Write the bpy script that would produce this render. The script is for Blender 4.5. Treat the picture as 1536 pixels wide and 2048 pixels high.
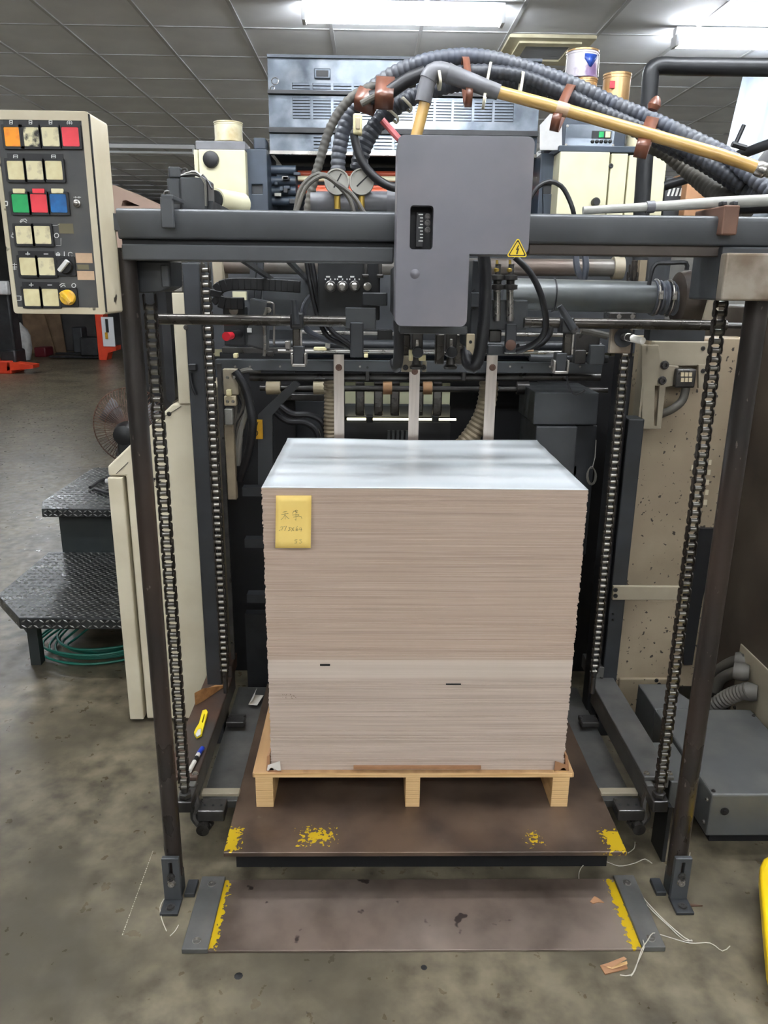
import bpy, math, random
from mathutils import Vector, Matrix
from mathutils.geometry import tessellate_polygon
random.seed(7)
for o in list(bpy.data.objects): bpy.data.objects.remove(o, do_unlink=True)
SC = bpy.context.scene
COL = SC.collection

# ------------------------------------------------------------------ camera
F = 1540.0; CX, CY = 768.0, 1024.0; CAMZ = 1.48
_d = Vector((742 - CX, 566 - CY, F)).normalized()               # world +Y in camera axes (right, down, forward)
_v = Vector((-60.0, (F * F + 26 * 60.0) / 458, F)).normalized()   # world -Z
_u = -_v
_x = _d.cross(_u)
CAM = Vector((0, 0, CAMZ))
cam_d = bpy.data.cameras.new('camera'); cam = bpy.data.objects.new('camera', cam_d); COL.objects.link(cam)
cam_d.sensor_fit = 'VERTICAL'; cam_d.sensor_height = 36.0; cam_d.sensor_width = 27.0
cam_d.lens = 36.0 * F / 2048; cam_d.clip_start = 0.05; cam_d.clip_end = 100
right = Vector((_x[0], _d[0], _u[0])); down = Vector((_x[1], _d[1], _u[1])); fwd = Vector((_x[2], _d[2], _u[2]))
mw = Matrix((right, -down, -fwd)).transposed().to_4x4(); mw.translation = CAM
cam.matrix_world = mw
SC.camera = cam

# ------------------------------------------------------------------ world and exposure
W = bpy.data.worlds.new('world'); SC.world = W; W.use_nodes = True
W.node_tree.nodes['Background'].inputs[0].default_value = (0.75, 0.85, 1.0, 1)
W.node_tree.nodes['Background'].inputs[1].default_value = 0.25
SC.view_settings.view_transform = 'Standard'; SC.view_settings.look = 'None'
SC.view_settings.gamma = 1.0; SC.view_settings.use_curve_mapping = False
SC.view_settings.exposure = 1.35
TUBE = 40.0      # strength of a lit fluorescent tube

# ------------------------------------------------------------------ helpers: pixels of the photograph to points of the place
def ray(x, y): return right * (x - CX) + down * (y - CY) + fwd * F
def PY(x, y, Y):
    r = ray(x, y); return CAM + r * (Y / r.y)
def PZ(x, y, Z):
    r = ray(x, y); return CAM + r * ((Z - CAMZ) / r.z)
def proj(p):
    q = Vector(p) - CAM; z = q.dot(fwd); return CX + F * q.dot(right) / z, CY + F * q.dot(down) / z, z
def px2m(n, Y): return n * Y * 0.99 / F      # n pixels at depth Y, in metres

def lin(c):
    out = []
    for v in c[:3]:
        v = v / 255.0
        out.append(v / 12.92 if v <= 0.04045 else ((v + 0.055) / 1.055) ** 2.4)
    return (*out, 1.0)

MATS = {}
def mat(name, c, rough=0.5, metal=0.0, c2=None, ns=8.0, lo=0.4, hi=0.62, spk=None, bump=0.0, bs=150.0,
        st=(1, 1, 1), spec=None, coat=0.0, emit=0.0, rvar=0.0, c3=None, ns3=2.0, trans=0.0, rects=None, rcol=None):
    m = bpy.data.materials.new(name); m.use_nodes = True; MATS[name] = m
    nt = m.node_tree; N = nt.nodes; L = nt.links; bs_ = N['Principled BSDF']
    bs_.inputs['Base Color'].default_value = lin(c); bs_.inputs['Roughness'].default_value = rough
    bs_.inputs['Metallic'].default_value = metal
    if spec is not None: bs_.inputs['Specular IOR Level'].default_value = spec
    if coat: bs_.inputs['Coat Weight'].default_value = coat; bs_.inputs['Coat Roughness'].default_value = 0.15
    if trans: bs_.inputs['Transmission Weight'].default_value = trans
    if emit:
        bs_.inputs['Emission Color'].default_value = lin(c); bs_.inputs['Emission Strength'].default_value = emit
    tc = N.new('ShaderNodeTexCoord'); mp = N.new('ShaderNodeMapping'); mp.inputs['Scale'].default_value = st
    L.new(tc.outputs['Object'], mp.inputs['Vector'])
    def noise(scale, detail=8.0, vec=None):
        n = N.new('ShaderNodeTexNoise'); n.inputs['Scale'].default_value = scale; n.inputs['Detail'].default_value = detail
        L.new(vec or mp.outputs['Vector'], n.inputs['Vector']); return n
    def ramp(src, a, b):
        r = N.new('ShaderNodeMapRange'); r.inputs['From Min'].default_value = a; r.inputs['From Max'].default_value = b
        L.new(src, r.inputs['Value']); return r.outputs['Result']
    def mix(fac, a, b):
        x = N.new('ShaderNodeMix'); x.data_type = 'RGBA'; L.new(fac, x.inputs['Factor'])
        if isinstance(a, tuple): x.inputs['A'].default_value = a
        else: L.new(a, x.inputs['A'])
        x.inputs['B'].default_value = b; return x.outputs['Result']
    cur = lin(c)
    if c2: cur = mix(ramp(noise(ns).outputs['Fac'], lo, hi), cur, lin(c2))
    if c3: cur = mix(ramp(noise(ns3, 9.0).outputs['Fac'], 0.43, 0.66), cur, lin(c3))
    if spk: cur = mix(ramp(noise(spk[1], 3.0).outputs['Fac'], spk[2], spk[2] + 0.03), cur, lin(spk[0]))
    if rects:        # worn paint patches: (cx, cy, half x, half y, raggedness) in the object's own axes
        nf = noise(95.0, 8.0, tc.outputs['Object']).outputs['Fac']
        sx = N.new('ShaderNodeSeparateXYZ'); L.new(tc.outputs['Object'], sx.inputs[0])
        def M(op, a, b=None):
            q = N.new('ShaderNodeMath'); q.operation = op
            for i, s in enumerate((a, b)):
                if s is None: continue
                if isinstance(s, (int, float)): q.inputs[i].default_value = s
                else: L.new(s, q.inputs[i])
            return q.outputs[0]
        for cx, cy, hx, hy, rag in rects:
            dx = M('SUBTRACT', M('ABSOLUTE', M('SUBTRACT', sx.outputs[0], cx)), hx)
            dy = M('SUBTRACT', M('ABSOLUTE', M('SUBTRACT', sx.outputs[1], cy)), hy)
            e = M('ADD', M('MAXIMUM', dx, dy), M('MULTIPLY', M('SUBTRACT', nf, 0.47), rag))
            cur = mix(M('LESS_THAN', e, 0.0), cur, lin(rcol))
    if not isinstance(cur, tuple): L.new(cur, bs_.inputs['Base Color'])
    if rvar:
        r = N.new('ShaderNodeMapRange'); r.inputs['To Min'].default_value = max(0.02, rough - rvar); r.inputs['To Max'].default_value = min(1, rough + rvar)
        r.inputs['From Min'].default_value = 0.3; r.inputs['From Max'].default_value = 0.7
        L.new(noise(ns * 1.7).outputs['Fac'], r.inputs['Value']); L.new(r.outputs['Result'], bs_.inputs['Roughness'])
    if bump:
        b = N.new('ShaderNodeBump'); b.inputs['Strength'].default_value = bump; b.inputs['Distance'].default_value = 0.002
        L.new(noise(bs).outputs['Fac'], b.inputs['Height']); L.new(b.outputs['Normal'], bs_.inputs['Normal'])
    return m

mat('concrete', (122, 113, 93), 0.36, c2=(76, 69, 56), ns=15.0, lo=0.34, hi=0.68, c3=(76, 70, 57), ns3=2.4, spk=((62, 56, 47), 30.0, 0.735), bump=0.2, bs=40, rvar=0.1)
mat('tile', (236, 239, 242), 0.8, c2=(228, 231, 235), ns=3)
mat('gridbar', (190, 192, 194), 0.5)
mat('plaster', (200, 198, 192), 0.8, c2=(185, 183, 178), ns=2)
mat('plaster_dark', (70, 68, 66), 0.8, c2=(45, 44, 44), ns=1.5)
mat('white_enamel', (232, 234, 236), 0.4)
mat('tube_lit', (246, 250, 255), 0.4, emit=TUBE)
mat('glow_strip', (255, 246, 205), 0.4, emit=2.2)
mat('tube_off', (225, 228, 230), 0.3)
mat('grey_paint', (69, 71, 73), 0.36, c2=(60, 62, 64), ns=7, rvar=0.08, bump=0.03)
mat('grey_dark', (48, 50, 53), 0.42, c2=(40, 42, 44), ns=9, rvar=0.08)
mat('cover_grey', (112, 111, 117), 0.34, c2=(100, 101, 107), ns=5, c3=(122, 117, 121), ns3=4, rvar=0.06)
mat('black_paint', (26, 27, 29), 0.4, c2=(38, 39, 41), ns=10)
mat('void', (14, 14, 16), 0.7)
mat('post_steel', (47, 45, 44), 0.30, 0.4, c2=(60, 54, 50), ns=5, c3=(78, 62, 52), ns3=2.2, spk=((104, 96, 90), 70, 0.70), rvar=0.08, st=(1, 1, 0.5))
mat('cream', (214, 205, 180), 0.48, c2=(202, 192, 166), ns=5, spk=((120, 108, 88), 14, 0.735), rvar=0.06)
mat('cream_speck', (160, 145, 121), 0.6, c2=(144, 129, 106), ns=5, spk=((58, 50, 42), 62, 0.655), c3=(146, 130, 108), ns3=3, bump=0.08)
mat('cream_press', (216, 212, 180), 0.45, c2=(204, 198, 164), ns=6, spk=((128, 128, 108), 11, 0.72))
mat('cream_dirty', (208, 198, 172), 0.5, c2=(196, 184, 156), ns=8, spk=((52, 44, 34), 22, 0.665))
mat('panel_face', (66, 66, 66), 0.5, c2=(76, 75, 72), ns=14)
mat('btn_cream', (232, 222, 176), 0.4, c2=(222, 208, 158), ns=60)
mat('btn_soot', (226, 218, 176), 0.45, c2=(46, 42, 38), ns=55, lo=0.46, hi=0.56)
mat('btn_thumb', (232, 222, 180), 0.45, c2=(150, 132, 100), ns=45, lo=0.5, hi=0.68)
mat('btn_orange', (255, 160, 20), 0.4, c2=(236, 96, 20), ns=40, lo=0.5, hi=0.7)
mat('btn_red', (236, 62, 72), 0.4, c2=(222, 52, 64), ns=30)
mat('btn_green', (30, 170, 92), 0.4, c2=(20, 150, 82), ns=40)
mat('btn_blue', (16, 104, 172), 0.4, c2=(18, 80, 130), ns=40)
mat('knob_yellow', (238, 190, 30), 0.4, c2=(206, 160, 90), ns=50)
mat('black_plastic', (22, 22, 23), 0.45)
mat('white_print', (226, 226, 222), 0.6)
mat('label_peach', (206, 174, 142), 0.6, c2=(190, 160, 130), ns=40)
mat('label_olive', (112, 104, 78), 0.6)
mat('rubber', (26, 26, 29), 0.42, c2=(36, 36, 38), ns=20)
mat('hose_grey', (78, 82, 92), 0.42, c2=(92, 94, 98), ns=9, rvar=0.06)
mat('hose_dark', (52, 55, 62), 0.42, c2=(64, 66, 72), ns=12)
mat('hose_dust', (92, 88, 80), 0.6, c2=(74, 72, 68), ns=9)
mat('hose_beige', (150, 136, 112), 0.6, c2=(120, 108, 90), ns=8)
mat('conduit', (168, 168, 160), 0.45, c2=(140, 140, 132), ns=8)
mat('amber_tube', (194, 158, 92), 0.3, c2=(174, 138, 76), ns=6, coat=0.4)
mat('sleeve_grey', (112, 112, 116), 0.45, c2=(100, 100, 102), ns=20)
mat('tape_brown', (116, 72, 54), 0.35, c2=(94, 58, 44), ns=16, coat=0.3)
mat('tie_white', (206, 200, 178), 0.5)
mat('red_plastic', (206, 40, 52), 0.4)
mat('steel', (176, 172, 166), 0.3, 0.9, c2=(150, 146, 140), ns=14, rvar=0.1)
mat('strap_steel', (196, 186, 176), 0.34, 0.75, c2=(176, 166, 156), ns=10, st=(6, 1, 0.4))
mat('dark_steel', (84, 82, 80), 0.34, 0.7, c2=(64, 62, 60), ns=14, rvar=0.1)
mat('oily_steel', (84, 80, 75), 0.26, 0.7, c2=(66, 63, 59), ns=9, rvar=0.06)
mat('shaft_grey', (112, 108, 102), 0.4, 0.4, c2=(92, 88, 82), ns=8, c3=(106, 93, 84), ns3=4)
mat('pipe_grey', (104, 107, 106), 0.34, 0.2, c2=(88, 91, 91), ns=6, rvar=0.06)
mat('dull_red', (150, 70, 72), 0.45)
mat('chain_steel', (78, 72, 66), 0.34, 0.7, c2=(54, 50, 46), ns=60)
mat('chain_roller', (150, 146, 138), 0.28, 0.85)
mat('brass', (190, 160, 80), 0.3, 0.9)
mat('rust', (92, 66, 54), 0.55, 0.3, c2=(70, 54, 46), ns=12, c3=(112, 82, 66), ns3=6)
mat('rust_block', (150, 140, 126), 0.4, 0.4, c2=(120, 108, 92), ns=16, c3=(104, 84, 66), ns3=9)
def patch(x0, y0, x1, y1, z, ox, oy, rag):           # a paint patch given by its corners in the photograph, on a plane z
    a, b = PZ((x0 + x1) / 2, y1, z), PZ((x0 + x1) / 2, y0, z); l, r = PZ(x0, (y0 + y1) / 2, z), PZ(x1, (y0 + y1) / 2, z)
    return ((l.x + r.x) / 2 - ox, (a.y + b.y) / 2 - oy, (r.x - l.x) / 2, (b.y - a.y) / 2, rag)
LPX, LPY = .145, (1.583 + 2.42) / 2
mat('plate_steel', (96, 78, 64), 0.38, 0.4, c2=(72, 60, 52), ns=6, c3=(112, 94, 80), ns3=4, spk=((96, 84, 70), 20, 0.74), rvar=0.1,
    rects=[patch(450, 1656, 480, 1702, .132, LPX, LPY, .07), patch(606, 1660, 662, 1684, .132, LPX, LPY, .15), patch(1210, 1660, 1254, 1705, .132, LPX, LPY, .08), patch(1062, 1670, 1078, 1686, .132, LPX, LPY, .13)], rcol=(206, 172, 30))
mat('floor_steel', (118, 103, 92), 0.38, 0.3, c2=(78, 66, 58), ns=5, c3=(134, 120, 109), ns3=3.0, spk=((50, 40, 35), 16, 0.66), rvar=0.12,
    rects=[(-.497, 0, .012, .108, .05), (.495, 0, .016, .108, .05)], rcol=(206, 172, 20))
mat('arm_grey', (84, 84, 82), 0.5, 0.2, c2=(68, 67, 65), ns=10, c3=(98, 96, 92), ns3=8)
mat('arm_rust', (88, 66, 54), 0.5, 0.25, c2=(72, 56, 48), ns=9, c3=(72, 68, 64), ns3=5)
mat('gear_cover', (82, 83, 82), 0.45, c2=(72, 73, 72), ns=5, c3=(92, 92, 88), ns3=6)
mat('wood', (222, 184, 128), 0.6, c2=(204, 162, 106), ns=10, st=(1, 1, 8))
mat('ply_edge', (228, 192, 138), 0.6, c2=(190, 148, 96), ns=6, st=(0.4, 0.4, 26), lo=0.45, hi=0.6)
mat('deck_board', (192, 154, 108), 0.6, c2=(172, 134, 92), ns=6, st=(4, 0.5, 1))
mat('wood_wedge', (176, 130, 82), 0.55, c2=(148, 104, 62), ns=14, st=(1, 4, 4))
mat('sheet_top', (244, 248, 250), 0.24, c2=(236, 243, 246), ns=1.5, st=(0.3, 9, 1), spec=0.55)
mat('card_edge', (190, 168, 150), 0.7, c2=(173, 151, 133), ns=7, st=(0.25, 0.25, 30), lo=0.42, hi=0.6, c3=(203, 183, 166), ns3=14)
mat('card_edge_light', (196, 178, 163), 0.7, c2=(181, 163, 148), ns=7, st=(0.25, 0.25, 26), lo=0.42, hi=0.6, c3=(207, 190, 176), ns3=12)
mat('card_white', (214, 199, 185), 0.7, c2=(206, 190, 175), ns=7, st=(0.3, 0.3, 26))
mat('note_yellow', (255, 222, 128), 0.6, c2=(252, 216, 120), ns=6)
mat('ink', (96, 76, 46), 0.7)
mat('ink_black', (20, 20, 22), 0.6)
mat('paper_white', (226, 222, 212), 0.6)
mat('cardboard', (172, 128, 92), 0.65, c2=(150, 108, 76), ns=8)
mat('yellow_paint', (244, 206, 22), 0.4, c2=(228, 188, 18), ns=8, spk=((140, 112, 30), 30, 0.70))
mat('yellow_worn', (206, 172, 34), 0.55, c2=(120, 98, 50), ns=38, lo=0.5, hi=0.6)
mat('hazard_yellow', (240, 206, 40), 0.45)
mat('label_amber', (214, 160, 30), 0.5, c2=(190, 138, 28), ns=20)
mat('knife_yellow', (246, 222, 40), 0.35)
mat('marker_blue', (30, 60, 170), 0.35)
mat('twine', (196, 190, 176), 0.7)
mat('diamond', (58, 60, 60), 0.3, 0.5, c2=(44, 46, 46), ns=10, rvar=0.08)
mat('diamond_lug', (128, 128, 124), 0.28, 0.7)
mat('step_green', (36, 42, 42), 0.5, c2=(46, 50, 48), ns=6)
mat('green_rope', (20, 110, 92), 0.5)
mat('orange_paint', (222, 70, 36), 0.4, c2=(202, 58, 30), ns=5)
mat('maroon', (96, 24, 34), 0.4)
mat('sack', (196, 196, 194), 0.7, c2=(170, 170, 168), ns=9)
mat('board_brown', (128, 104, 78), 0.7, c2=(108, 86, 64), ns=5)
mat('pink_cream', (196, 168, 150), 0.5)
mat('tin_gold', (196, 162, 116), 0.3, 0.6, c2=(178, 144, 100), ns=6)
mat('tin_label', (40, 70, 150), 0.35)
mat('tin_label_pale', (206, 200, 206), 0.4, c2=(120, 96, 130), ns=12, lo=0.5, hi=0.6)
mat('tin_white', (222, 214, 180), 0.4, c2=(176, 158, 116), ns=12, lo=0.5, hi=0.66)
mat('ink_roller', (206, 96, 66), 0.35, c2=(186, 84, 58), ns=8)
mat('press_grey', (120, 129, 139), 0.2, 0.6, c2=(98, 107, 117), ns=7, c3=(150, 157, 164), ns3=9, rvar=0.06)
mat('press_blue', (56, 66, 78), 0.4, c2=(48, 56, 66), ns=6)
mat('gauge_face', (244, 242, 234), 0.5, c2=(216, 214, 206), ns=30)
mat('vent_cream', (232, 226, 196), 0.5, c2=(216, 208, 176), ns=8)
mat('vent_slat', (170, 175, 186), 0.5)
mat('curtain', (182, 190, 198), 0.35, c2=(160, 170, 180), ns=3, st=(3, 1, 0.3), trans=0.25)
mat('roller_tan', (176, 136, 96), 0.5, c2=(150, 112, 78), ns=12)
mat('roller_beige', (190, 176, 146), 0.5)
mat('lit_gap_pale', (226, 226, 190), 0.5)
mat('wire_grey', (150, 148, 140), 0.4, 0.4)
mat('dust_shade_brown', (62, 52, 44), 0.55, c2=(50, 42, 36), ns=4, c3=(78, 68, 58), ns3=3)
mat('beige_panel', (150, 140, 120), 0.55, c2=(132, 122, 104), ns=5)

# ------------------------------------------------------------------ helpers: meshes
class MB:
    def __init__(s): s.v = []; s.f = []
    def add(s, vs, fs):
        n = len(s.v); s.v += [Vector(v) for v in vs]; s.f += [tuple(i + n for i in f) for f in fs]; return s
    def box(s, x0, x1, y0, y1, z0, z1):
        if x0 > x1: x0, x1 = x1, x0
        if y0 > y1: y0, y1 = y1, y0
        if z0 > z1: z0, z1 = z1, z0
        return s.add([(x0, y0, z0), (x1, y0, z0), (x1, y1, z0), (x0, y1, z0), (x0, y0, z1), (x1, y0, z1), (x1, y1, z1), (x0, y1, z1)],
                     [(0, 3, 2, 1), (4, 5, 6, 7), (0, 1, 5, 4), (1, 2, 6, 5), (2, 3, 7, 6), (3, 0, 4, 7)])
    def pbox(s, x0, y0, x1, y1, Y, dep, grow=0.0):     # front face covers these pixels at depth Y
        xm, ym = (x0 + x1) / 2, (y0 + y1) / 2
        return s.box(PY(x0, ym, Y).x - grow, PY(x1, ym, Y).x + grow, Y, Y + dep, PY(xm, y1, Y).z - grow, PY(xm, y0, Y).z + grow)
    def obox(s, c, ax, ay, az):                           # oriented box: centre and half axes
        c, ax, ay, az = Vector(c), Vector(ax), Vector(ay), Vector(az)
        vs = [c + ax * i + ay * j + az * k for k in (-1, 1) for i, j in ((-1, -1), (1, -1), (1, 1), (-1, 1))]
        return s.add(vs, [(0, 3, 2, 1), (4, 5, 6, 7), (0, 1, 5, 4), (1, 2, 6, 5), (2, 3, 7, 6), (3, 0, 4, 7)])
    def bar(s, p, q, w, h, upv=(0, 0, 1)):                # rectangular bar from p to q
        p, q = Vector(p), Vector(q); t = (q - p); n = t.normalized(); a = n.cross(Vector(upv))
        if a.length < 1e-5: a = n.cross(Vector((1, 0, 0)))
        a.normalize(); b = a.cross(n)
        return s.obox((p + q) / 2, t / 2, a * (w / 2), b * (h / 2))
    def ring(s, c, n, r, k, ref=None):
        n = n.normalized(); a = n.orthogonal().normalized() if ref is None else (ref - n * ref.dot(n)).normalized()
        b = n.cross(a)
        return [c + (a * math.cos(2 * math.pi * i / k) + b * math.sin(2 * math.pi * i / k)) * r for i in range(k)]
    def cyl(s, p, q, r, r2=None, n=16, caps=True):
        p, q = Vector(p), Vector(q); r2 = r if r2 is None else r2; d = q - p
        vs = s.ring(p, d, r, n) + s.ring(q, d, r2, n)
        fs = [(i, (i + 1) % n, n + (i + 1) % n, n + i) for i in range(n)]
        if caps: fs += [tuple(reversed(range(n))), tuple(range(n, 2 * n))]
        return s.add(vs, fs)
    def lathe(s, p, d, prof, n=24):                        # prof: (along, radius)
        p, d = Vector(p), Vector(d).normalized(); vs = []; fs = []
        a = d.orthogonal().normalized()
        for t, r in prof: vs += s.ring(p + d * t, d, max(r, 1e-5), n, a)
        for k in range(len(prof) - 1):
            for i in range(n): fs.append((k * n + i, k * n + (i + 1) % n, (k + 1) * n + (i + 1) % n, (k + 1) * n + i))
        fs += [tuple(reversed(range(n))), tuple(range((len(prof) - 1) * n, len(prof) * n))]
        return s.add(vs, fs)
    def tube(s, pts, r, n=8, rad=None, caps=True, closed=False):
        pts = [Vector(p) for p in pts]; m = len(pts); vs = []; fs = []; ref = None
        for i, p in enumerate(pts):
            if closed: t = pts[(i + 1) % m] - pts[i - 1]
            else: t = pts[min(i + 1, m - 1)] - pts[max(i - 1, 0)]
            t.normalize()
            if ref is None: ref = t.orthogonal()
            ref = (ref - t * ref.dot(t))
            if ref.length < 1e-6: ref = t.orthogonal()
            ref.normalize()
            vs += s.ring(p, t, rad[i] if rad else r, n, ref)
        for k in range(m if closed else m - 1):
            a, b = k * n, ((k + 1) % m) * n
            for i in range(n): fs.append((a + i, a + (i + 1) % n, b + (i + 1) % n, b + i))
        if caps and not closed: fs += [tuple(reversed(range(n))), tuple(range((m - 1) * n, m * n))]
        return s.add(vs, fs)
    def prism(s, poly, vec, holes=()):                     # planar polygon (with holes) swept by vec
        vec = Vector(vec); loops = [[Vector(p) for p in poly]] + [[Vector(p) for p in h] for h in holes]
        flat = [p for l in loops for p in l]; n = len(flat)
        tris = tessellate_polygon(loops)
        fs = [tuple(t) for t in tris] + [tuple(i + n for i in reversed(t)) for t in tris]
        o = 0
        for l in loops:
            k = len(l)
            for i in range(k): fs.append((o + i, o + (i + 1) % k, o + (i + 1) % k + n, o + i + n))
            o += k
        return s.add(flat + [p + vec for p in flat], fs)
    def build(s, name, material, parent=None, smooth=True, bevel=0.0, ang=35, seg=2, mat2=None, from2=0):
        lo = Vector((min(v.x for v in s.v), min(v.y for v in s.v), min(v.z for v in s.v)))
        hi = Vector((max(v.x for v in s.v), max(v.y for v in s.v), max(v.z for v in s.v)))
        c = Vector(((lo.x + hi.x) / 2, (lo.y + hi.y) / 2, lo.z))
        me = bpy.data.meshes.new(name); me.from_pydata([v - c for v in s.v], [], s.f); me.update()
        import bmesh
        bm = bmesh.new(); bm.from_mesh(me); bmesh.ops.recalc_face_normals(bm, faces=bm.faces); bm.to_mesh(me); bm.free()
        if smooth:
            me.polygons.foreach_set('use_smooth', [True] * len(me.polygons)); me.set_sharp_from_angle(angle=math.radians(ang))
        me.materials.append(MATS[material])
        if mat2:
            me.materials.append(MATS[mat2]); me.polygons.foreach_set('material_index', [0] * from2 + [1] * (len(me.polygons) - from2))
        o = bpy.data.objects.new(name, me); COL.objects.link(o)
        attach(o, c, parent)
        if bevel:
            b = o.modifiers.new('bevel', 'BEVEL'); b.width = bevel; b.segments = seg; b.limit_method = 'ANGLE'; b.angle_limit = math.radians(40)
        return o
ORG = {}
def attach(o, c, parent):
    ORG[o.name] = Vector(c)
    if parent is None: o.location = c
    else: o.parent = parent; o.location = Vector(c) - ORG[parent.name]
def tag(o, label, cat, group=None):
    o['label'] = label; o['category'] = cat
    if group: o['group'] = group
    return o
def thing(name, label, cat, loc, group=None):
    o = bpy.data.objects.new(name, None); o.empty_display_size = 0.05; COL.objects.link(o)
    attach(o, Vector(loc), None); return tag(o, label, cat, group)
def struct(o): o['kind'] = 'structure'; return o
def stuff(o): o['kind'] = 'stuff'; return o
def lab(o, label): o['label'] = label; return o
def inst(src, name, c, parent, rot=None):                   # another piece sharing src's mesh
    o = bpy.data.objects.new(name, src.data); COL.objects.link(o); attach(o, c, parent)
    if rot: o.rotation_euler = rot
    for m in src.modifiers:
        if m.type == 'BEVEL':
            b = o.modifiers.new('bevel', 'BEVEL'); b.width = m.width; b.segments = m.segments; b.limit_method = 'ANGLE'; b.angle_limit = m.angle_limit
    return o
def spline(pts, step=0.01):
    pts = [Vector(p) for p in pts]; out = []
    for i in range(len(pts) - 1):
        p0 = pts[i - 1] if i else pts[0] * 2 - pts[1]; p1, p2 = pts[i], pts[i + 1]
        p3 = pts[i + 2] if i + 2 < len(pts) else pts[-1] * 2 - pts[-2]
        k = max(2, int((p2 - p1).length / step))
        for j in range(k):
            t = j / k
            out.append(0.5 * (2 * p1 + (p2 - p0) * t + (2 * p0 - 5 * p1 + 4 * p2 - p3) * t * t + (3 * p1 - p0 - 3 * p2 + p3) * t ** 3))
    out.append(pts[-1]); return out
def resample(pts, d):
    out = [pts[0]]; acc = 0.0
    for a, b in zip(pts, pts[1:]):
        l = (b - a).length; t = d - acc
        while t <= l and l > 0: out.append(a.lerp(b, t / l)); t += d
        acc = (acc + l) % d if l > 0 else acc
    return out
def ribbed(mb, pts, r, pitch=0.012, depth=0.12, n=12):        # corrugated hose
    q = resample(spline(pts, 0.006), pitch / 4); rad = [r * (1 - depth if k % 4 in (0,) else (1 - depth * 0.45 if k % 4 in (1, 3) else 1.0)) for k in range(len(q))]
    return mb.tube(q, r, n, rad)
def hosep(pl, Yd=None): return [PY(x, y, Y) for x, y, Y in pl]
def rrect(x0, x1, z0, z1, r, Y, k=5):
    out = []
    for cx, cz, a0 in ((x1 - r, z1 - r, 0), (x0 + r, z1 - r, 90), (x0 + r, z0 + r, 180), (x1 - r, z0 + r, 270)):
        for i in range(k + 1):
            a = math.radians(a0 + 90 * i / k); out.append(Vector((cx + r * math.cos(a), Y, cz + r * math.sin(a))))
    return out
def bolt(parent, p, r=0.006, d=(0, -1, 0), m='dark_steel', h=0.005, name='bolt'):
    d = Vector(d).normalized()
    return MB().lathe(Vector(p) - d * 0.001, d, [(0, r * 1.25), (h * 0.3, r * 1.25), (h * 0.31, r), (h, r * 0.95), (h, r * 0.5), (h * 0.6, r * 0.45)], 10).build(name, m, parent)

# ================================================================== THE SETTING
RX0, RX1, RY0, RY1, CZ = -9.0, 5.2, -6.0, 17.6, 3.10
struct(MB().box(RX0, RX1, RY0, RY1, -0.05, 0).build('floor', 'concrete', smooth=False))
ceil = struct(MB().box(RX0, RX1, RY0, RY1, CZ + 0.02, CZ + 0.08).build('ceiling', 'tile', smooth=False))
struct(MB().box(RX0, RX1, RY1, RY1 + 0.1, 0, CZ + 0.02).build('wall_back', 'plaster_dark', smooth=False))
struct(MB().box(RX0 - 0.1, RX0, RY0, RY1, 0, CZ + 0.02).build('wall_left', 'plaster', smooth=False))
struct(MB().box(RX1, RX1 + 0.1, RY0, RY1, 0, CZ + 0.02).build('wall_right', 'plaster', smooth=False))
struct(MB().box(RX0, RX1, RY0 - 0.1, RY0, 0, CZ + 0.02).build('wall_front', 'plaster', smooth=False))

GX, GY = 0.597, 0.697       # ceiling grid
gx0, gy0 = -0.872, 5.86
ti = None; barx = None; bary = None
for j in range(-2, 12):
    for i in range(-14, 8):
        x0 = gx0 + i * GX; y0 = gy0 + j * GY
        a = proj((x0 + GX / 2, y0 + GY / 2, CZ))
        if not (-160 < a[0] < 1700 and -130 < a[1] < 420): continue
        if x0 < RX0 or x0 + GX > RX1: continue
        c = Vector((x0 + GX / 2, y0 + GY / 2, CZ + 0.004))
        if ti is None: ti = MB().box(c.x - GX / 2 + .008, c.x + GX / 2 - .008, c.y - GY / 2 + .008, c.y + GY / 2 - .008, c.z, c.z + 0.012).build('ceiling_tile', 'tile', ceil, smooth=False)
        else: inst(ti, 'ceiling_tile', c, ceil)
for i in range(-14, 8):
    x = gx0 + i * GX
    MB().box(x - .012, x + .012, 3.2, RY1, CZ - 0.004, CZ + 0.018).build('grid_bar', 'gridbar', ceil, smooth=False)
for j in range(-3, 17):
    y = gy0 + j * GY
    MB().box(RX0 + .01, RX1 - .01, y - .010, y + .010, CZ - 0.001, CZ + 0.018).build('grid_bar', 'gridbar', ceil, smooth=False)

# ceiling lights
def ceiling_light(x, y, label, lit=True, L=1.22):
    t = thing('ceiling_light', label, 'light', (x, y, CZ - 0.118), 'fluorescent batten lights on the ceiling')
    MB().prism([(x - L / 2, y - .035, CZ - .004), (x - L / 2, y + .035, CZ - .004), (x - L / 2, y + .022, CZ - .05), (x - L / 2, y - .022, CZ - .05)], (L, 0, 0)).build('housing', 'white_enamel', t, smooth=False, bevel=.003)
    for k in (-1, 1):
        e = MB().box(x + k * (L / 2 - .012) - .012, x + k * (L / 2 - .012) + .012, y - .05, y + .05, CZ - .118, CZ - .05).build('lamp_holder', 'white_enamel', t, bevel=.004)
    for s in (-1, 1):
        MB().cyl((x - L / 2 + .025, y + s * .032, CZ - .098), (x + L / 2 - .025, y + s * .032, CZ - .098), .0145, n=10).build('lamp_tube', 'tube_lit' if lit else 'tube_off', t)
    return t
ceiling_light(.185, 5.30, 'lit twin fluorescent batten above the louvred press cover')
ceiling_light(2.58, 5.68, 'lit twin fluorescent batten cut by the right edge of the photo')
ceiling_light(-2.81, 10.5, 'unlit fluorescent batten on the dim ceiling behind the control panel', lit=False)
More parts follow.
